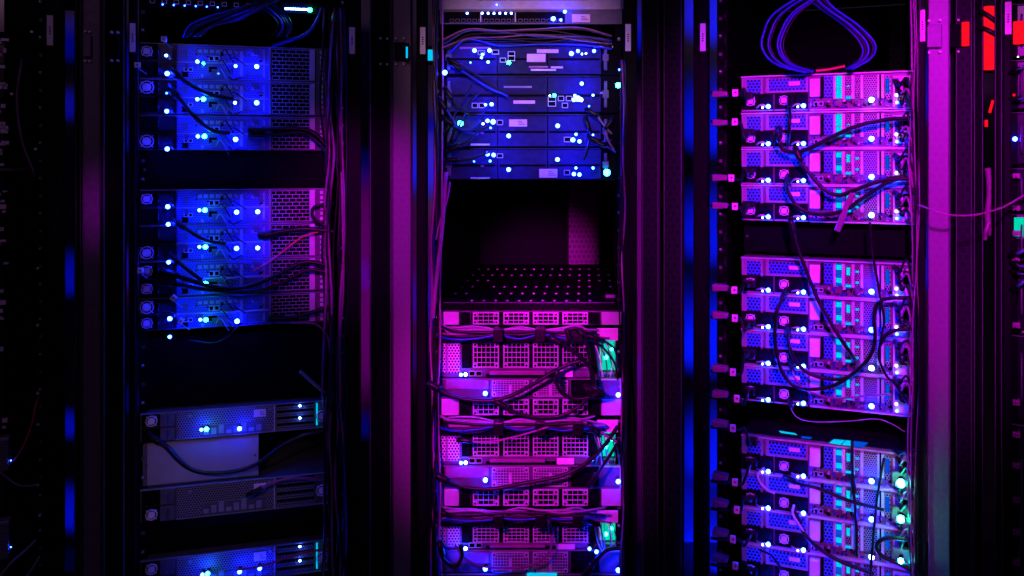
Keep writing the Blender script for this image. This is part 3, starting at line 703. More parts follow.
for i, (v, s) in enumerate(zip((257.5, 293.8, 330.1, 366.3), ('topmost server of the middle stack in the right rack, below a black blank', 'second server of the middle stack in the right rack, where two looped cables start',
        'third server of the middle right-rack stack, behind the bottom of the cable loops', 'lowest server of the middle stack in the right rack, above the glossy black lid'))):
    right_server(v, v+36.3, s, 1, G2, i+1)
for i, (v, s) in enumerate(zip((437.5, 473.8, 509.8, 546), ('topmost server of the lower stack in the right rack, beside the bright green light', 'second server of the lower stack in the right rack, long black cable slanting over it',
        'third server of the lower right-rack stack, black cable loop at its right end', 'bottommost server of the right rack, cut by the lower picture edge'))):
    right_server(v, v+36.3, s, 1, G3, i+1)
blank(RR, 'blanking_panel', 'black blanking panel between the upper and middle stacks in the right rack', 770, 222.5, 254, 'black_paint', .425, y=.04)
# glossy lid over the lower stack (its top seen from above)
zl = rref(437.2)
t = RR.thing('rack_shelf', 'glossy black lid with painted cyan reflections on the lower right-rack stack', 'rack shelf', 0, zl)
part('tray', t, 'black_gloss', lambda b: (b.box(.004, .425, .004, .62, .0, .0025), b.box(.004, .008, .004, .62, .0025, .006), b.box(.421, .425, .004, .62, .0025, .006)))
part('front_lip', t, 'dark_steel', lambda b: b.box(.004, .425, .001, .004, 0, .003))
def lid_xy(u, v):
    d = Vector(((u-PU)/F, 1, -(v-PV)/F)); k = (zl+.0025-EYE)/d.z; p = d*k-RR.o
    return p.dot(RR.e), p.dot(RR.n)
for quad, m in ((((779, 431), (795, 433.5), (797, 435), (781, 432.8)), 'slot_cyan'), (((802, 436.5), (812, 437.5), (810, 439), (801, 438)), 'slot_blue'), (((834, 439.5), (845, 440.5), (840, 445), (829, 443)), 'slot_cyan'), (((846, 440.5), (853, 441.2), (851, 446), (842, 445)), 'slot_cyan'), (((854, 441.2), (868, 443), (863, 448), (852, 446.3)), 'slot_blue')):  # glowing patches put the cyan reflections onto the lid
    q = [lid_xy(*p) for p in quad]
    part('reflection_patch', t, m, lambda b: b._add([(x, y, z) for z in (.0026, .0034) for x, y in q], [(0, 1, 2, 3), (7, 6, 5, 4), (0, 4, 5, 1), (1, 5, 6, 2), (2, 6, 7, 3), (3, 7, 4, 0)], 0), label='glowing patch standing in for a reflection')
part('back_plate', t, 'black_paint', lambda b: b.box(.004, .425, .60, .604, .0025, rref(404)-zl-.002))
# green lamps at right of the lower stack: status beacons on cable modules
def beacon(u, v, r, m, label, col):
    x, z = RR.px(u, v, -.03)
    t = RR.thing('link_module', label, 'network module', x, z-.018, 0)
    part('housing', t, 'dark_steel', lambda b: b.box(-.022, .020, -.022, -.0105, 0, .036), bevel=.002)
    part('latch', t, 'steel', lambda b: b.tube([(-.016, -.022, .006), (-.016, -.036, .010), (.014, -.036, .010), (.014, -.022, .006)], .0014, 6))
    led(t, -.002, .018, -.046, r, m, label=col)
beacon(902, 481, .0110, 'beacon_green', 'brightest green beacon module at the right end of the lower right-rack stack', 'bright green light')
beacon(902, 516.5, .0095, 'beacon_green', 'second green beacon, lower down at the right edge of the right rack', 'green light')
beacon(902, 558, .0070, 'beacon_cyan', 'small cyan beacon on a module at the bottom right of the right rack', 'cyan light')

# power strip on the left of the right rack, with plugs
t = RR.thing('power_strip', 'tall black power strip along the left side of the right rack', 'power strip', RR.x(722, .03), .3, .03)
part('body', t, 'black_paint', lambda b: b.box(-.012, .014, -.0, .05, 0, 1.7), bevel=.002)
for i in range(26):
    o = part('outlet', t, ['black_gloss', 'dark_steel'], lambda b: (b.box(-.010, .012, -.003, 0, 0, .026), b.box(-.006, -.004, -.0035, -.003, .008, .016, 1), b.box(.006, .008, -.0035, -.003, .008, .016, 1)), key='outlet')
    o.location = (0, 0, .05+i*.062)
cordrows = [(93, 735.5, (748, 96)), (122, 735, (750, 132)), (178, 731.5, (749, 172)), (206.5, 735, (749, 204)), (290, 734.5, (750, 283)), (318, 735, (750, 322)), (372, 733, (750, 352)), (398.5, 737, (750, 390)),
            (428, 733, (752, 440)), (482, 735, (752, 461)), (509.5, 737, (752, 498)), (539, 733, (752, 533)), (565.5, 735.5, (752, 570))]
ordn = ['first', 'second', 'third', 'fourth', 'fifth', 'sixth', 'seventh', 'eighth', 'ninth', 'tenth', 'eleventh', 'twelfth', 'thirteenth']
for i, (v, u, (eu, ev)) in enumerate(cordrows):
    sag = 10 if i % 2 else -6
    o = RR.cable('tagged_power_cable', f'black power cord with a pink tag, {ordn[i]} from the top of the right rack',
                 [(eu, ev, -.006), (eu-2, ev+3, -.05), (744, (v+ev)/2+sag, -.06), (741, v+2, -.05), (u, v, -.03), (722, v+.5, -.01), (711, v-1, -.005)], .0038, 'rubber', 'tagged power cords on the left of the right rack')
    L0 = Vector((RR.px(711, v-1, -.005)[0], -.005, RR.px(711, v-1, -.005)[1]))
    a, zz = RR.px(u, v, -.045)
    cx, cz = a-L0.x, zz-L0.z
    part('cord_tag', o, ['pink_tag', 'ink'], lambda b: (b.box(cx-.0066, cx+.0066, -.045, -.038, cz-.0085, cz+.0085), b.box(cx-.001, cx+.003, -.0454, -.045, cz-.001, cz+.003, 1)), bevel=.0006, label='small pink tag')
    p0, p1 = RR.px(713, v+.5, -.02)[0]-L0.x, RR.px(728, v+.5, -.02)[0]-L0.x
    part('plug', o, 'cable_violet', lambda b: b.slab([(p0, cz-.009), (p1, cz-.006), (p1, cz+.006), (p0, cz+.009)], -.026, .0), bevel=.003)
    part('plug', o, 'rubber', lambda b: (lambda q: b.box(q[0]-L0.x-.012, q[0]-L0.x+.014, -.022, .0055, q[1]-L0.z-.008, q[1]-L0.z+.008))(RR.px(eu, ev, -.006)), bevel=.002)

# ---- right rack cables
def rc(pts, label, r=.0042, m='rubber', g=None, plugs=(0,), name='power_cable', off=-.045): RR.cable(name, label, pts, r, m, g, plugs, off=off)
rc([(790, 100, -.01), (790, 115), (789, 132), (788, 146, -.02)], 'short black cable hanging straight down in front of the second right-rack server')
rc([(779, 130, -.01), (779, 140), (783, 149), (793, 152), (808, 149), (830, 138), (855, 127), (885, 120), (914, 118, -.05)], 'thick black cable looping out and rising right across the second right-rack server', .0052)
rc([(796, 150), (803, 165), (815, 180), (828, 192), (841, 195), (855, 190), (880, 181), (906, 176)], 'thick black cable sagging over the third right-rack server to its right end', .0050)
rc([(788, 178, -.01), (788, 190), (796, 205), (810, 213), (828, 214), (845, 210), (865, 197), (890, 181), (912, 178)], 'black cable dipping lowest across the fourth right-rack server', .0050)
rc([(853, 193), (846, 208), (841, 221), (837, 231)], 'wide violet strap hanging over the black blank of the right rack', .0075, 'cable_violet', plugs=(), name='cable_strap')
rc([(791, 221), (797, 245), (806, 270), (818, 300), (832, 325), (845, 345), (856, 361, -.02)], 'long black cable slanting down across the middle stack of the right rack', .0048)
rc([(786, 291, -.01), (778, 308), (775, 335), (778, 360), (786, 378), (798, 387), (815, 389), (835, 385), (855, 372), (870, 356), (875, 338), (874, 318), (878, 303), (892, 298), (914, 298)], 'outer black cable loop across the middle stack of the right rack', .0046)
rc([(788, 328, -.01), (789, 345), (798, 364), (813, 375), (832, 379), (848, 377), (862, 366)], 'inner black cable loop inside the outer one on the middle stack of the right rack', .0046)
rc([(870, 222), (873, 255), (879, 290), (884, 320), (881, 338), (879, 358), (886, 375), (896, 386), (914, 412)], 'thin black cable running down the right part of the middle stack', .0030, plugs=())
rc([(880, 345), (886, 335), (897, 330), (916, 329)], 'short black cable bending right beside the second middle-stack server', .0046, plugs=())
rc([(790, 362, -.01), (795, 378), (808, 391), (835, 398), (865, 396), (892, 394)], 'thin dark cable arching along the lowest middle-stack server', .0024, 'cable_violet', name='network_cable')
rc([(790, 400, -.01), (792, 411), (800, 419), (818, 422), (850, 421), (876, 419), (892, 424), (905, 432)], 'pale cable trailing across the glossy black lid', .0013, 'cable_grey', name='network_cable')
rc([(787, 478, -.02), (800, 484), (820, 489), (850, 501), (884, 510)], 'black cable slanting down over the second lower-stack server', .0042)
rc([(795, 512, -.02), (804, 533), (820, 549), (842, 562), (874, 574)], 'black cable drooping from the third lower-stack server towards the bottom edge', .0046)
rc([(852, 441), (853, 480), (856, 520), (857, 556)], 'thin black cable hanging straight through the lower stack left of its blue lights', .0034, plugs=(1, ))
rc([(884, 458), (877, 500), (873, 540), (870, 580)], 'thin black cable hanging at the right of the lower stack near the green light', .0030, plugs=())
rc([(920, 541), (888, 538), (877, 545), (882, 556), (900, 564), (922, 577)], 'thick black cable loop at the bottom right of the right rack', .0050, plugs=())
rc([(764, 468, -.03), (758, 474, -.05), (760, 482), (768, 490), (775, 493)], 'white bent cord end beside the first lower-stack server', .0028, 'cable_white', plugs=())
rc([(794, 505, -.03), (793, 514), (800, 526), (808, 538)], 'white bent cord end beside the third lower-stack server', .0028, 'cable_white', plugs=())
rc([(760, 550, -.03), (772, 556), (782, 570)], 'thin black cord at the bottom left of the lower stack', .0028, plugs=())
for i, (a, bq, c) in enumerate(((739, 772, 60), (741, 777, 64), (745, 784, 68), (752, 789, 66), (755, 793, 70), (848, 868, 42))):
    pass
def loops():
    for i, d in enumerate((0, 4, 8, 18, 21, 30)):
        pts = [(830-d*.2, -8-d*.3), (800-d*.8, 12), (786-d*.75, 34), (784-d*.7, 50), (794-d*.6, 64), (815-d*.3, 71+i*.3)]
        rc(pts, 'dark blue cable hanging in a wide loop at the top left of the right rack', .0022+.0004*(i % 3), 'cable_blue' if i % 3 else 'rubber', 'looped cables at the top left of the right rack', (), 'network_cable', -.02-.006*i)
    for i, d in enumerate((0, 4, 9, 16, 20)):
        pts = [(800+d, -8), (820+d*.7, 8), (845+d*.7, 26), (861+d*.7, 44), (861+d*.5, 58), (846+d*.3, 69)]
        rc(pts, 'dark blue cable hanging in a wide loop at the top right of the right rack', .0022+.0004*(i % 3), 'cable_blue' if i % 2 == 0 else 'rubber', 'looped cables at the top right of the right rack', (), 'network_cable', -.02-.006*i)
loops()
rc([(816, 71), (832, 69), (845, 66)], 'pink velcro strip lying on top of the topmost right-rack server', .0032, 'cable_red', plugs=(), name='cable_strap', off=.01)
def bundle(rk, us, v0, v1, labelf, group, mats, off, n, seed, r=.0024, wob=2.2, step=60):
    rnd = random.Random(seed)
    for i in range(n):
        u = us[0]+(us[1]-us[0])*(i+.5)/n; pts = []; v = v0; dr = 0
        while v < v1+step:
            dr = dr*.5+rnd.uniform(-wob, wob); pts.append((u+dr, min(v, v1), off-.012*rnd.random()-.004*(i % 3))); v += step
        m = mats[i % len(mats)]
        rk.cable('network_cable', labelf, pts, r*(.8+.5*rnd.random()), m, group)
bundle(RR, (909, 919), -10, 590, 'vertical cable in the bundle down the right side of the right rack', 'cable bundle down the right side of the right rack', ['cable_violet', 'rubber', 'cable_violet'], -.05, 5, 5, .0016, 2.4, 55)
# short patch leads from each io block to the bundle
rnd = random.Random(12)
vb = [75, 112, 148.2, 184.5, 257.5, 293.8, 330.1, 366.3, 437.5, 473.8, 509.8]
for i, v in enumerate(vb):
    sh = (v-160)*.02
    for q in range(3):
        vv = v+8+q*9+sh
        rc([(896+q*2, vv, -.008), (900+q, vv+3, -.035), (907, vv-4+rnd.uniform(-4, 6), -.05), (913, vv+14+rnd.uniform(-5, 10), -.055)], 'short black patch lead at the right end of the %s right-rack server' % ordn[i], .0026, 'rubber' if q != 1 else 'cable_violet', 'patch leads at the right end of the %s right-rack server' % ordn[i], (0,), 'patch_lead')

# ------------------------------------------------------------------ LEFT RACK cables
def lc(pts, label, r=.0042, m='rubber', g=None, plugs=(0,), name='power_cable', off=-.035): RL.cable(name, label, pts, r, m, g, plugs, off=off)
lc([(172, 70, -.02), (180, 77), (196, 88), (212, 95), (234, 99)], 'black cable curving right over the middle server of the upper left stack', .0046)
lc([(170, 88, -.02), (184, 104), (200, 122), (214, 131), (230, 133)], 'black cable sloping down across the lowest server of the upper left stack', .0050)
lc([(175, 222, -.02), (190, 231), (205, 240), (226, 244)], 'black cable sloping over the second server of the lower left stack', .0044)
lc([(170, 256, -.02), (182, 265), (196, 276), (202, 280)], 'short black cable sloping over the third server of the lower left stack', .0048)
lc([(166, 272, -.02), (190, 280), (215, 287), (245, 287), (275, 276), (300, 263), (318, 263), (334, 270)], 'upper long black cable sweeping to the right over the lower left stack', .0052)
lc([(160, 282, -.02), (185, 286), (215, 291), (250, 293), (282, 283), (308, 270), (334, 274)], 'lower long black cable sweeping to the right over the lower left stack', .0046)
lc([(252, 131), (275, 129), (300, 129), (315, 134), (330, 150)], 'thick black cable leaving the lowest server of the upper left stack to the right', .0056)
lc([(252, 136), (280, 134), (302, 133), (318, 142), (332, 160)], 'second black cable just below the thick one on the upper left stack', .0040)
lc([(262, 236), (285, 231), (308, 229), (336, 232)], 'thick black cable running right from the second server of the lower left stack', .0060)
lc([(272, 319), (290, 318), (310, 313), (334, 305)], 'black cable with a moulded plug leaving the lowest server of the left stack', .0050)
lc([(270, 322), (295, 323), (315, 324), (327, 336), (331, 360), (333, 400)], 'violet cable bending down beside the lowest server of the left stack', .0026, 'cable_violet', plugs=())
lc([(252, 272), (268, 263), (285, 250), (304, 236), (326, 230)], 'thin red cable rising to the right over the lower left stack', .0022, 'cable_red', plugs=(), name='network_cable')
lc([(333, 203), (316, 206), (312, 212), (316, 220), (334, 232)], 'small black cable loop at the right of the lower left stack', .0040, plugs=())
lc([(150, 436, -.02), (165, 446), (178, 460), (193, 470), (215, 473), (240, 470), (260, 462), (280, 447), (300, 437), (328, 430)], 'black cable drooping in a deep curve before the lilac grey plate', .0050)
lc([(250, 494), (270, 484), (292, 478), (328, 480)], 'violet cable arching over the unlit perforated server', .0040, 'cable_violet')
lc([(190, 340, -.03), (210, 343), (226, 338), (238, 326, -.02)], 'thin dark cable sagging under the lower left stack', .0014, 'rubber', plugs=(), name='network_cable')
lc([(236, 570), (265, 565), (295, 555), (330, 548)], 'red cable rising right over the bottommost left-rack server', .0030, 'cable_red', plugs=())
lc([(300, 371), (310, 380), (325, 393)], 'short grey strap hanging slanted in the dark gap of the left rack', .0042, 'cable_grey', plugs=(), name='cable_strap')
rnd = random.Random(4)
for i in range(7):
    d = i*4.6+rnd.uniform(-2, 2)
    lc([(183+d*.7, 38-i*.4), (190+d, 27+rnd.uniform(-2, 2)), (208+d*1.2, 17+i*.5), (235+d, 9), (262+d*.6, 1), (280, -8)], 'dark cable curving up from the upper left stack to the switch', .0019+.0004*(i % 3), 'cable_blue' if i in (0, 3, 5) else 'rubber', 'blue cable loops at the top left of the left rack', (), 'network_cable', -.03-.006*i)
for i in range(6):
    d = i*3.8+rnd.uniform(-2, 2)
    lc([(238+d, -6), (258+d, 5), (272+d*.8, 15), (279+d*.7, 26), (272+d*.9, 37)], 'dark cable looping down right of centre above the upper left stack', .0019+.0004*(i % 3), 'cable_blue' if i in (1, 4) else 'rubber', 'blue cable loops at the top right of the left rack', (), 'network_cable', -.03-.006*i)
lc([(322, 8), (316, 22), (306, 34), (290, 40), (272, 46)], 'blue cable bending left from the green switch light of the left rack', .0040, 'cable_blue', plugs=(), name='network_cable')
bundle(RL, (324, 346), 8, 590, 'vertical cable in the bundle down the right side of the left rack', 'cable bundle down the right side of the left rack', ['rubber', 'cable_violet', 'rubber', 'rubber', 'cable_violet', 'rubber'], -.03, 12, 9, .0027, 3.4, 48)
# cord tags on the left of the left rack
for i, (u, v, w) in enumerate(((164, 39, 6), (137.5, 65, 6), (140.5, 270.5, 6), (173.5, 298, 6), (181, 321, 6))):
    x, z = RL.px(u, v, -.03)
    o = build(MB().box(-.006, .006, -.004, .004, -.006, .006).box(-.0015, .0015, -.0044, -.004, -.002, .002, 1), 'cable_marker', ['paper', 'ink'], None, .0006)
    o.location = RL.world(x, -.03, z); o.rotation_euler = (0, R_((0, 0, 0, 40, 30)[i]), RL.yaw)
    tag(o, 'small white square cord tag ' + ('above the topmost left-rack server', 'on the left post beside the topmost left-rack server', 'on the left post beside the third lower-stack server', 'tilted beside the third lower-stack server', 'tilted beside the lowest left-stack server')[i], 'cable marker', None)
    lc([(u-1, v+1, -.027), (u+3, v+5, -.022), (u+9, v+9, -.012)], 'thin grey cord held by the white tag ' + ('above the topmost left-rack server', 'beside the topmost left-rack server', 'beside the third lower-stack server', 'tilted beside the third lower-stack server', 'tilted beside the lowest left-stack server')[i], .0013, 'cable_grey', plugs=(), name='network_cable')

# ------------------------------------------------------------------ MIDDLE RACK cables
def mc(pts, label, r=.0040, m='rubber', g=None, plugs=(0,), name='power_cable', off=-.05): RC.cable(name, label, pts, r, m, g, plugs, off=off)
rnd = random.Random(21)
for i in range(9):
    v = 26+i*1.6
    mc([(446+rnd.uniform(-6, 6), v+14, -.02), (468, v+2+rnd.uniform(-3, 3)), (500, v+4+rnd.uniform(-3, 3)), (540, v+3+rnd.uniform(-3, 3)), (580, v+4+rnd.uniform(-4, 4)), (612, v+10, -.02)], 'dark cable draped below the patch panel of the middle rack', .0022, ['cable_violet', 'rubber', 'rubber', 'cable_blue', 'rubber'][i % 5], 'cables draped below the patch panel', (), 'network_cable', -.02)
for i, pts in enumerate([[(450, 60), (466, 68), (484, 80), (505, 94)], [(452, 64), (470, 76), (490, 88), (508, 96)], [(446, 132), (456, 112), (466, 96), (472, 84)], [(452, 140), (462, 120), (470, 102), (480, 92)],
                         [(440, 100), (452, 118), (460, 130), (478, 134)], [(446, 90), (456, 104), (470, 114), (484, 112)], [(450, 150), (466, 142), (478, 132), (490, 126)], [(444, 118), (458, 128), (470, 130), (480, 120)], [(447, 160), (464, 160), (480, 156), (490, 152)]]):
    mc(pts, 'dark blue cable tangled at the left of the black storage units', .0026, ['rubber', 'cable_blue', 'rubber'][i % 3], 'cable tangle left of the storage units', (0,), 'network_cable', -.035-.003*i)
for i, pts in enumerate([[(588, 110), (597, 116), (603, 124), (612, 134)], [(590, 138), (600, 142), (612, 140)], [(586, 120), (590, 132), (588, 146), (584, 160)], [(612, 120), (606, 128), (608, 140), (614, 150)], [(595, 142), (606, 146), (616, 152)]]):
    mc(pts, 'dark cable tangled at the right of the black storage units', .0026, ['cable_grey', 'cable_blue', 'rubber'][i % 3], 'cable tangle right of the storage units', (0,), 'network_cable', -.035)
bundle(RC, (430, 441), -8, 590, 'vertical cable in the bundle down the left side of the middle rack', 'cable bundle down the left side of the middle rack', ['cable_violet', 'rubber', 'rubber', 'cable_blue', 'rubber'], -.012, 6, 15, .0024, 2.6, 50)
bundle(RC, (621, 626), 60, 590, 'vertical cable in the bundle down the right side of the middle rack', 'cable bundle down the right side of the middle rack', ['rubber', 'cable_violet', 'rubber'], -.055, 4, 16, .0022, 2.4, 50)
mc([(446, 172), (444, 205), (441, 240), (437, 275), (433, 318)], 'thick violet cable hanging at the left of the open bay', .0052, 'cable_violet', plugs=())
mc([(436, 240), (440, 222), (447, 200), (450, 182)], 'thin violet cable crossing the thick one at the left of the open bay', .0026, 'cable_violet', plugs=())
mc([(430, 384), (452, 396), (484, 401), (510, 396), (535, 383), (560, 368), (582, 360)], 'thick black cable slanting up right across the uppermost fine grilles', .0052)
mc([(497, 402), (515, 412), (535, 417), (560, 416), (578, 407), (590, 396)], 'black cable sagging before the second slim fan chassis', .0044)
mc([(557, 372), (557, 385), (564, 395), (576, 399), (592, 397)], 'black cable loop left of the coiled plugs in the middle rack', .0044)
mc([(570, 340), (568, 332), (574, 328), (584, 333), (588, 350), (592, 380)], 'black cable coil at the right of the upper cable arm', .0046)
mc([(552, 338), (572, 350), (590, 368), (596, 392)], 'black cable dropping to the coiled plugs at right of the fine grilles', .0050)
mc([(580, 332), (600, 345), (614, 362), (618, 380)], 'thin black cable arching over the upper green-lit card', .0028)
mc([(590, 336), (606, 342), (616, 352), (620, 372)], 'second thin black cable arching over the upper green-lit card', .0028)
for i in range(4):
    mc([(586+i*3, 388), (590+i*3, 394-i), (598-i*2, 398), (600-i, 390), (592+i, 386)], 'short coiled black cable at the right of the uppermost slim module', .0026, 'rubber', 'coiled plugs right of the uppermost slim module', (0,), off=-.05-.006*i)
mc([(438, 476), (460, 486), (490, 489), (525, 483), (560, 476), (585, 464), (604, 446), (618, 426)], 'long black cable rising right across the middle slim module', .0052)
mc([(590, 484), (600, 470), (612, 452), (620, 438)], 'short black cable beside the middle green-lit card', .0040)
mc([(590, 425), (604, 434), (618, 443)], 'short violet cable dropping past the middle cable arm', .0034, 'cable_violet')
mc([(549, 522), (552, 536), (549, 552), (536, 563), (512, 568), (486, 567), (466, 560), (455, 545)], 'thin violet cable in a deep curve across the lowest fine grilles', .0028, 'cable_violet', name='network_cable')
mc([(460, 440), (485, 442), (510, 438), (532, 432), (548, 427)], 'pale violet cable rising across the middle tall chassis', .0026, 'cable_violet', name='network_cable')
mc([(585, 575), (596, 560), (608, 550), (622, 548)], 'thick black cable at the bottom right of the middle rack', .0052)
mc([(440, 545), (444, 560), (456, 566), (462, 556), (460, 545)], 'black cable loop at the bottom left of the middle rack', .0046)
for i, (v0, v1) in enumerate(((345, 375), (436, 462), (525, 548))):
    for q in range(7):
        u = 597+q*3.2
        mc([(u-4+rnd.uniform(-2, 2), v0-3, -.01), (u+rnd.uniform(-3, 3), (v0+v1)/2, -.02), (u+rnd.uniform(-2, 4), v1+2, -.01)], 'thin green-lit cable before the %s green card of the middle rack' % ('upper', 'middle', 'lower')[i], .0014, ['cable_green', 'cable_white', 'rubber'][q % 3], 'fine cables before the %s green card' % ('upper', 'middle', 'lower')[i], (), 'network_cable', -.015)

# ------------------------------------------------------------------ FAR RIGHT CABINET
WF = .43
RF.W, RF.D = .43, .65
RW.W, RW.D = RW.x(13), .34
def far_server(rk, v0, v1, u, label, group, paint, lights=(), marks=0, shell=('dark_steel', 'steel')):
    _, zt = rk.px(u, v0); _, zb = rk.px(u, v1); H = zt-zb-.001
    t = rk.thing('rack_server', label, 'server', 0, zb, 0, group)
    part('chassis', t, shell, lambda b: (b.box(0, rk.W, .006, rk.D, 0, H), b.box(0, rk.W, -.001, .007, H-.002, H, 1)))
    def f(b):
        for q in range(6): b.box(.012+q*.07, .07+q*.07, -.002, .006, .004, H-.005, q % 2)
    part('drive_bay', t, [paint, shell[0]], f)
    rg = random.Random(int(v0)+50)
    for q in range(marks):
        x, z = rk.px(rg.uniform(-1, 7), rg.uniform(v0+2, v1-2), -.006); w = rg.uniform(.003, .009); hh = rg.uniform(.002, .006)
        part('connector', t, 'pink_tag' if q % 3 else 'bright_steel', lambda b: b.box(x-w, x+w, -.010, -.001, z-zb-hh, z-zb+hh))
    for xe in (0, rk.W-.010): part('rack_ear', t, shell[0], lambda b: b.box(xe, xe+.010, -.004, .002, .001, H-.001))
    part('handle', t, 'dark_steel', lambda b: b.tube([(.02, -.002, H*.2), (.02, -.02, H*.3), (.02, -.02, H*.7), (.02, -.002, H*.8)], .0025, 6))
    for (uu, vv, m, r) in lights:
        x, z = rk.px(uu, vv, -.014); led(t, x, z-zb, -.016, r, m)
    return t
gF = 'servers in the far right rack'
for i, (v0, v1, lab, li) in enumerate(((4, 58, 'red-lit server at the top of the far right rack', [(1018, 57, 'led_pink', .002)]), (60, 110, 'second server from the top in the far right rack', [(1014, 95, 'led_red', .004)]), (112, 165, 'third server from the top in the far right rack, blue light at its left', [(1015, 139, b_, .006)]),
        (168, 212, 'fourth server from the top in the far right rack, behind the sagging magenta cable', []), (214, 262, 'fifth server in the far right rack, glowing green corner', []), (264, 330, 'sixth server in the far right rack beside green-lit cables', []), (335, 420, 'tall dark server in the lower part of the far right rack', []), (424, 590, 'tallest dark unit at the bottom of the far right rack', []))):
    far_server(RF, v0, v1, 1014, lab, gF, 'black_gloss', li, 0, ('black_paint', 'dark_steel'))
# green glowing connector block
x, z = RF.px(1014, 239, -.01)
t = RF.thing('lit_module', 'bright green glowing module at the right picture edge', 'network module', x, z)
part('housing', t, 'dark_steel', lambda b: b.box(-.004, .06, -.004, .0055, 0, .055), bevel=.001)
part('light_window', t, 'port_green', lambda b: b.box(.0, .058, -.0055, -.004, .006, .050), label='green glowing window')
for i, (a, bq, m) in enumerate((((1010, 256), (1030, 247), 'cable_green'), ((1010, 262), (1030, 268), 'cable_green'), ((1011, 272), (1030, 274), 'cable_green'), ((1012, 290), (1030, 276), 'cable_green'), ((1010, 73), (1030, 62), 'cable_green'), ((1011, 99), (1030, 97), 'cable_green'))):
    RF.cable('patch_lead', ('green patch lead rising under the glowing module at the right picture edge', 'green patch lead dropping under the glowing module at the right picture edge', 'thin flat green patch lead at the right picture edge', 'lowest green patch lead at the right picture edge', 'green patch lead beside the red glow at top right', 'thin green patch lead below the red glow at top right')[i], [(a[0]+1, a[1], -.012), ((a[0]+bq[0])/2, (a[1]+bq[1])/2+1, -.04), (bq[0], bq[1], -.03)], .0045 if i in (0, 3) else .0025, m, None, (0,))
rnd = random.Random(31)
for i, v in enumerate((176, 208, 233, 258, 288, 325, 402, 434, 465, 499, 531, 561)):
    x, z = RF.px(1015.5, v, -.008)
    o = build(MB().box(-.006, .010, -.010, .006, -.006, .006).cyl(.002, 0, -.020, -.010, .0035, 10), 'small_plug', ['cable_violet'], None, .001)
    o.location = RF.world(x, -.008, z); o.rotation_euler = (0, 0, RF.yaw)
    tag(o, 'small violet plug, %s from the top in the column at the right picture edge' % ordn[i], 'plug', 'column of plugs in the far right rack')
# red lamp seen between the posts
def lamp(rk, name, label, u0, u1, v0, v1, off, m='led_red', cat='lamp'):
    x0, z1 = rk.px(u0, v0, off); x1, z0 = rk.px(u1, v1, off); r = (x1-x0)/2
    t = rk.thing(name, label, cat, (x0+x1)/2, z0, off)
    part('glass', t, m, lambda b: (b.tube([(0, 0, r*.1), (0, 0, r*.35), (0, 0, r), (0, 0, z1-z0)], r, 12)), label='glowing red tube')
    part('socket', t, 'black_paint', lambda b: b.box(-r*1.1, r*1.1, .004+r, .02+r, -.004, z1-z0+.004))
    return t
lamp(RF, 'warning_lamp', 'tall red glowing warning lamp between two black posts at top right', 983.5, 994.5, 7, 70, .06)
lamp(RF, 'warning_lamp', 'small red glowing lamp beside the black hinge at top right', 961.5, 969.5, 22.5, 46, -.012)
lamp(RF, 'indicator_lamp', 'thin slanted red indicator lamp below the tall red lamp', 988, 991, 100, 113, .04).rotation_euler = (0, R_(14), RF.yaw)
lamp(RF, 'indicator_lamp', 'tiny red indicator lamp below the slanted one', 984.5, 988, 120, 127, .04)
lamp(RF, 'warning_lamp', 'wide red glowing lamp inside the top of the far right rack', 1013, 1026, 22, 44, -.018)
for i, (v0, v1) in enumerate(((13, 20), (29, 33))):
    RF.cable('cable_strap', ('upper', 'lower')[i]+' black strap crossing the tall red lamp', [(980, v0-2, .02), (989, (v0+v1)/2, .015), (998, v1+3, .02)], .006, 'rubber')
RF.cable('cable_strap', 'violet strap end hanging between the posts under the red lamps', [(989, 222, .05), (986, 232, .045), (984.5, 240, .045)], .006, 'cable_violet')
RF.cable('network_cable', 'violet cable hanging behind the posts beside the strap end', [(988, 168, .09), (990, 190, .09), (988, 215, .09), (990, 236, .09)], .008, 'cable_violet')
RF.cable('network_cable', 'long magenta cable sagging across the posts to the right picture edge', [(919, 205, -.22), (930, 209, -.26), (947, 214.5, -.26), (970, 215.5, -.22), (992, 211, -.16), (1008, 204.5, -.10), (1030, 192, -.05)], .0024, 'cable_magenta')

# ------------------------------------------------------------------ FAR LEFT CABINET
gW = 'servers in the far left rack'
for i, (v0, v1, lab) in enumerate(((-10, 34, 'dark server at the top left corner of the picture'), (36, 100, 'dim server below the top one at the left picture edge'), (102, 168, 'dim server with pale edge marks at the left picture edge'), (172, 250, 'dim pinkish server half way up the left picture edge'), (254, 340, 'dark server below the pinkish one at the left picture edge'),
                              (345, 430, 'dark server in the lower left of the picture'), (434, 510, 'dark server with a mesh canister at the lower left'), (514, 600, 'bottommost dark server at the left picture edge'))):
    far_server(RW, v0, v1, 10, lab, gW, 'black_gloss', (), (0, 9, 11, 9, 6, 3, 2, 2)[i], ('black_paint', 'post_paint'))
for i, (v0, v1) in enumerate(((437, 470), (520, 558))):
    x, z = RW.px(4, v1, -.02)
    t = RW.thing('mesh_canister', ('upper', 'lower')[i]+' mesh canister at the lower left picture edge', 'canister', x, z, -.012)
    Hc = RW.px(4, v0, -.02)[1]-z
    part('mesh_body', t, 'hex_fine', lambda b: b.box(-.014, .012, -.02, .008, 0, Hc), bevel=.004)
    part('end_cap', t, 'steel', lambda b: b.box(-.015, .013, -.021, .009, Hc-.006, Hc+.001), bevel=.002)
    led(t, .016, Hc*.3, -.018, .002, 'led_dim')
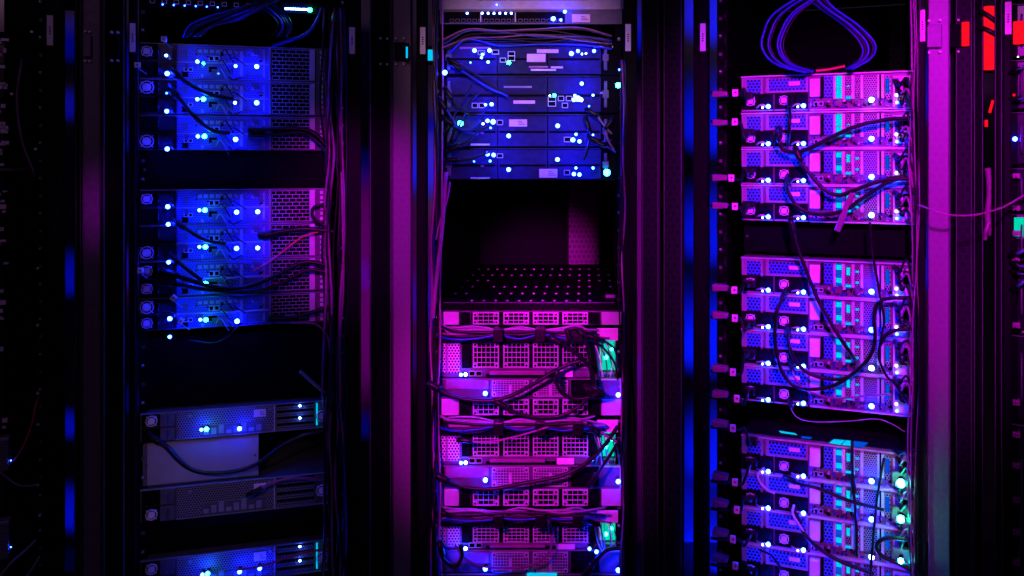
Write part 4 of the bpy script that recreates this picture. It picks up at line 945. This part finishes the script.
for i, v in enumerate((32, 94, 149, 268, 325, 393, 424, 485, 515)):
    x, z = RW.px((32, 12, 36, 38, 38, 38, 38, 38, 40)[i], v, -.004)
    o = build(MB().cyl(0, 0, -.005, .0038, .0035, 10).box(-.002, .002, -.0056, -.005, -.0004, .0004), 'rail_bolt', ['bright_steel']); o.location = RW.world(x, -.004, z); o.rotation_euler = (0, 0, RW.yaw)
    tag(o, 'tiny bright bolt head, %s from the top in the far left rack' % ordn[i], 'bolt', 'bolts in the far left rack')
RW.cable('network_cable', 'dark cable bowing down the upper part of the far left rack', [(22, 58, -.0), (21, 66), (17, 100), (22, 140), (33, 170), (34, 177, -.0)], .003, 'cable_violet')
RW.cable('network_cable', 'thin red cable curving in the lower part of the far left rack', [(39, 397, -.0), (36, 405), (30, 430), (18, 455), (4, 470, -.01)], .0022, 'cable_red')
RW.cable('network_cable', 'pale blue cable rising from the lower left corner', [(0, 576), (12, 562), (26, 550), (36, 540)], .003, 'cable_grey')
RW.cable('network_cable', 'second pale cable beside the blue one at the lower left corner', [(24, 580), (34, 566), (40, 556)], .003, 'cable_grey')
RW.cable('network_cable', 'thin cable lying across the lower canister of the far left rack', [(0, 472), (16, 484), (28, 486), (38, 484)], .0018, 'cable_grey')

# ------------------------------------------------------------------ things seen through the slits between the racks
def strip(name, label, u0, u1, v0, v1, Y, m, cat='light strip'):
    rk = Rack(u0, Y, 0); x1 = rk.x(u1); z1 = rk.px(u0, v0)[1]; z0 = rk.px(u0, v1)[1]
    t = rk.thing(name, label, cat, 0, z0)
    part('diffuser', t, m, lambda b: b.box(.002, x1-.002, -.006, 0, .01, z1-z0-.01), label='glowing cyan strip')
    part('housing', t, 'black_paint', lambda b: b.box(0, x1, 0, .012, 0, z1-z0), bevel=.001)
strip('light_strip', 'short cyan light strip glowing in the slit left of the middle rack post', 405.6, 408.6, 43, 62, 2.17, 'slot_cyan')
strip('light_strip', 'short cyan light strip glowing inside the left edge of the middle rack', 427.5, 433.5, 46, 64.5, 2.19, 'slot_cyan')
strip('light_strip', 'small cyan light strip at the top right of the left rack', 339.5, 347, 0, 8, 2.30, 'slot_cyan')

# ------------------------------------------------------------------ lights
def spot(name, loc, aim, energy, col, size, blend=.6, rad=.06):
    l = bpy.data.lights.new(name, 'SPOT'); l.energy = energy; l.color = col; l.spot_size = R_(size); l.spot_blend = blend; l.shadow_soft_size = rad
    o = bpy.data.objects.new(name, l); COL.objects.link(o); o.location = loc
    o.rotation_euler = (Vector(aim)-Vector(loc)).to_track_quat('-Z', 'Y').to_euler(); return o
def area(name, loc, aim, energy, col, sx, sy):
    l = bpy.data.lights.new(name, 'AREA'); l.energy = energy; l.color = col; l.shape = 'RECTANGLE'; l.size = sx; l.size_y = sy
    o = bpy.data.objects.new(name, l); COL.objects.link(o); o.location = loc
    o.rotation_euler = (Vector(aim)-Vector(loc)).to_track_quat('-Z', 'Y').to_euler(); return o
MAG = (.85, .0, 1.0)
def ray(u, v, Y): return ((u-PU)/F*Y, Y, EYE-(v-PV)/F*Y)
spot('magenta_spot_right', (.35, .25, 2.1), ray(862, 190, 2.1), 270, MAG, 38, .75)
spot('magenta_spot_low_right', (.3, .3, 1.2), ray(825, 500, 2.1), 75, (1.0, .0, .85), 17, .8)
spot('magenta_spot_middle', (-.55, .5, 1.75), ray(515, 400, 2.2), 250, (.95, .0, .90), 25, .85)
spot('magenta_fill_shelf', (.12, .4, 1.60), ray(548, 270, 2.5), 560, (1.0, .0, .9), 11, .9)  # added spot to brighten the shelf dots and back mesh
spot('violet_spot_left', (-.1, .4, 1.9), ray(366, 215, 2.15), 150, (.85, .0, 1.0), 17, .8)
spot('violet_spot_far_left', (-.5, .4, 1.9), ray(92, 190, 2.0), 50, (.7, .0, 1.0), 6, .9)
spot('blue_spot_left', (-.4, .3, 2.2), ray(215, 190, 2.1), 8, (.0, .004, 1.0), 18, .9)
spot('blue_spot_right', (.9, .4, .7), ray(825, 490, 2.1), 16, (.0, .02, 1.0), 26, .9)
spot('blue_spot_middle', (-.1, .3, 2.2), ray(535, 110, 2.2), 26, (.0, .004, 1.0), 14, .9)
area('blue_wash', (-.3, -.2, 2.6), (-.3, 2.2, 1.5), .9, (.01, .01, 1.0), 1.5, .3)
area('soft_fill_light', (-.6, -1.0, 2.7), (-.4, 2.2, 1.4), 3.4, (1.0, .46, .85), .6, .6)  # added front fill so pale labels and plates show
spot('soft_fill_middle', (.0, .2, 2.0), ray(527, 78, 2.2), 105, (1.0, .40, .80), 18, .8)  # added local fill for the storage and post labels
spot('soft_fill_low_left', (-.5, .3, 1.6), ray(215, 470, 2.1), 12, (1.0, .55, .85), 15, .8)  # added local fill for the grey plate and unlit server
# added blue spots: wall patches stand in for reflections on the doors
for (u, v, e, size) in ((70, 40, 1.6, 22), (70, 105, 2.2, 16), (71, 275, 3.0, 22), (71, 425, 3.4, 14), (71, 510, 4.5, 24), (364, 170, .8, 20), (364, 275, 1.2, 16), (365, 425, 1.0, 14), (415, 170, 1.2, 18), (415, 360, .9, 14),
                        (640, 30, 3.4, 26), (640, 370, 1.2, 16), (690, 330, 4.0, 44), (690, 520, 4.5, 44), (713, 10, 7.0, 40), (713, 120, 8.0, 40), (713, 230, 8.0, 40), (713, 340, 8.0, 40), (713, 450, 8.0, 40), (713, 560, 8.0, 40), (927, 90, 3, 34), (927, 260, 3, 34), (429, 160, 5, 40), (429, 300, 2, 30), (128, 70, 2, 24), (128, 137, 2, 14), (128, 270, 2, 20), (129, 400, 1.4, 14)):
    p = ray(u, v, 3.5); spot('blue_wall_fill', (p[0]*.97, 3.20, max(.05, p[2]-.10)), p, e*.6, (.0, .006, 1.0), size*1.6, .9, .02)

w = bpy.data.worlds.new('night'); SC.world = w; w.use_nodes = True
w.node_tree.nodes['Background'].inputs[0].default_value = (.02, .02, .2, 1); w.node_tree.nodes['Background'].inputs[1].default_value = .003

# ------------------------------------------------------------------ camera
cam = bpy.data.cameras.new('camera'); co = bpy.data.objects.new('camera', cam); COL.objects.link(co)
co.location = (0, 0, EYE); co.rotation_euler = (R_(90), 0, 0)
cam.sensor_width = 36; cam.lens = F/1024*36; cam.shift_x = -(PU-512)/1024; cam.shift_y = -(288-PV)/1024; cam.clip_start = .05
SC.camera = co
SC.view_settings.view_transform = 'Standard'; SC.view_settings.look = 'None'; SC.view_settings.exposure = 0; SC.view_settings.gamma = 1; SC.view_settings.use_curve_mapping = False
SC.cycles.use_denoising = True
SC.cycles.max_bounces = 5
SC.cycles.sample_clamp_indirect = 4
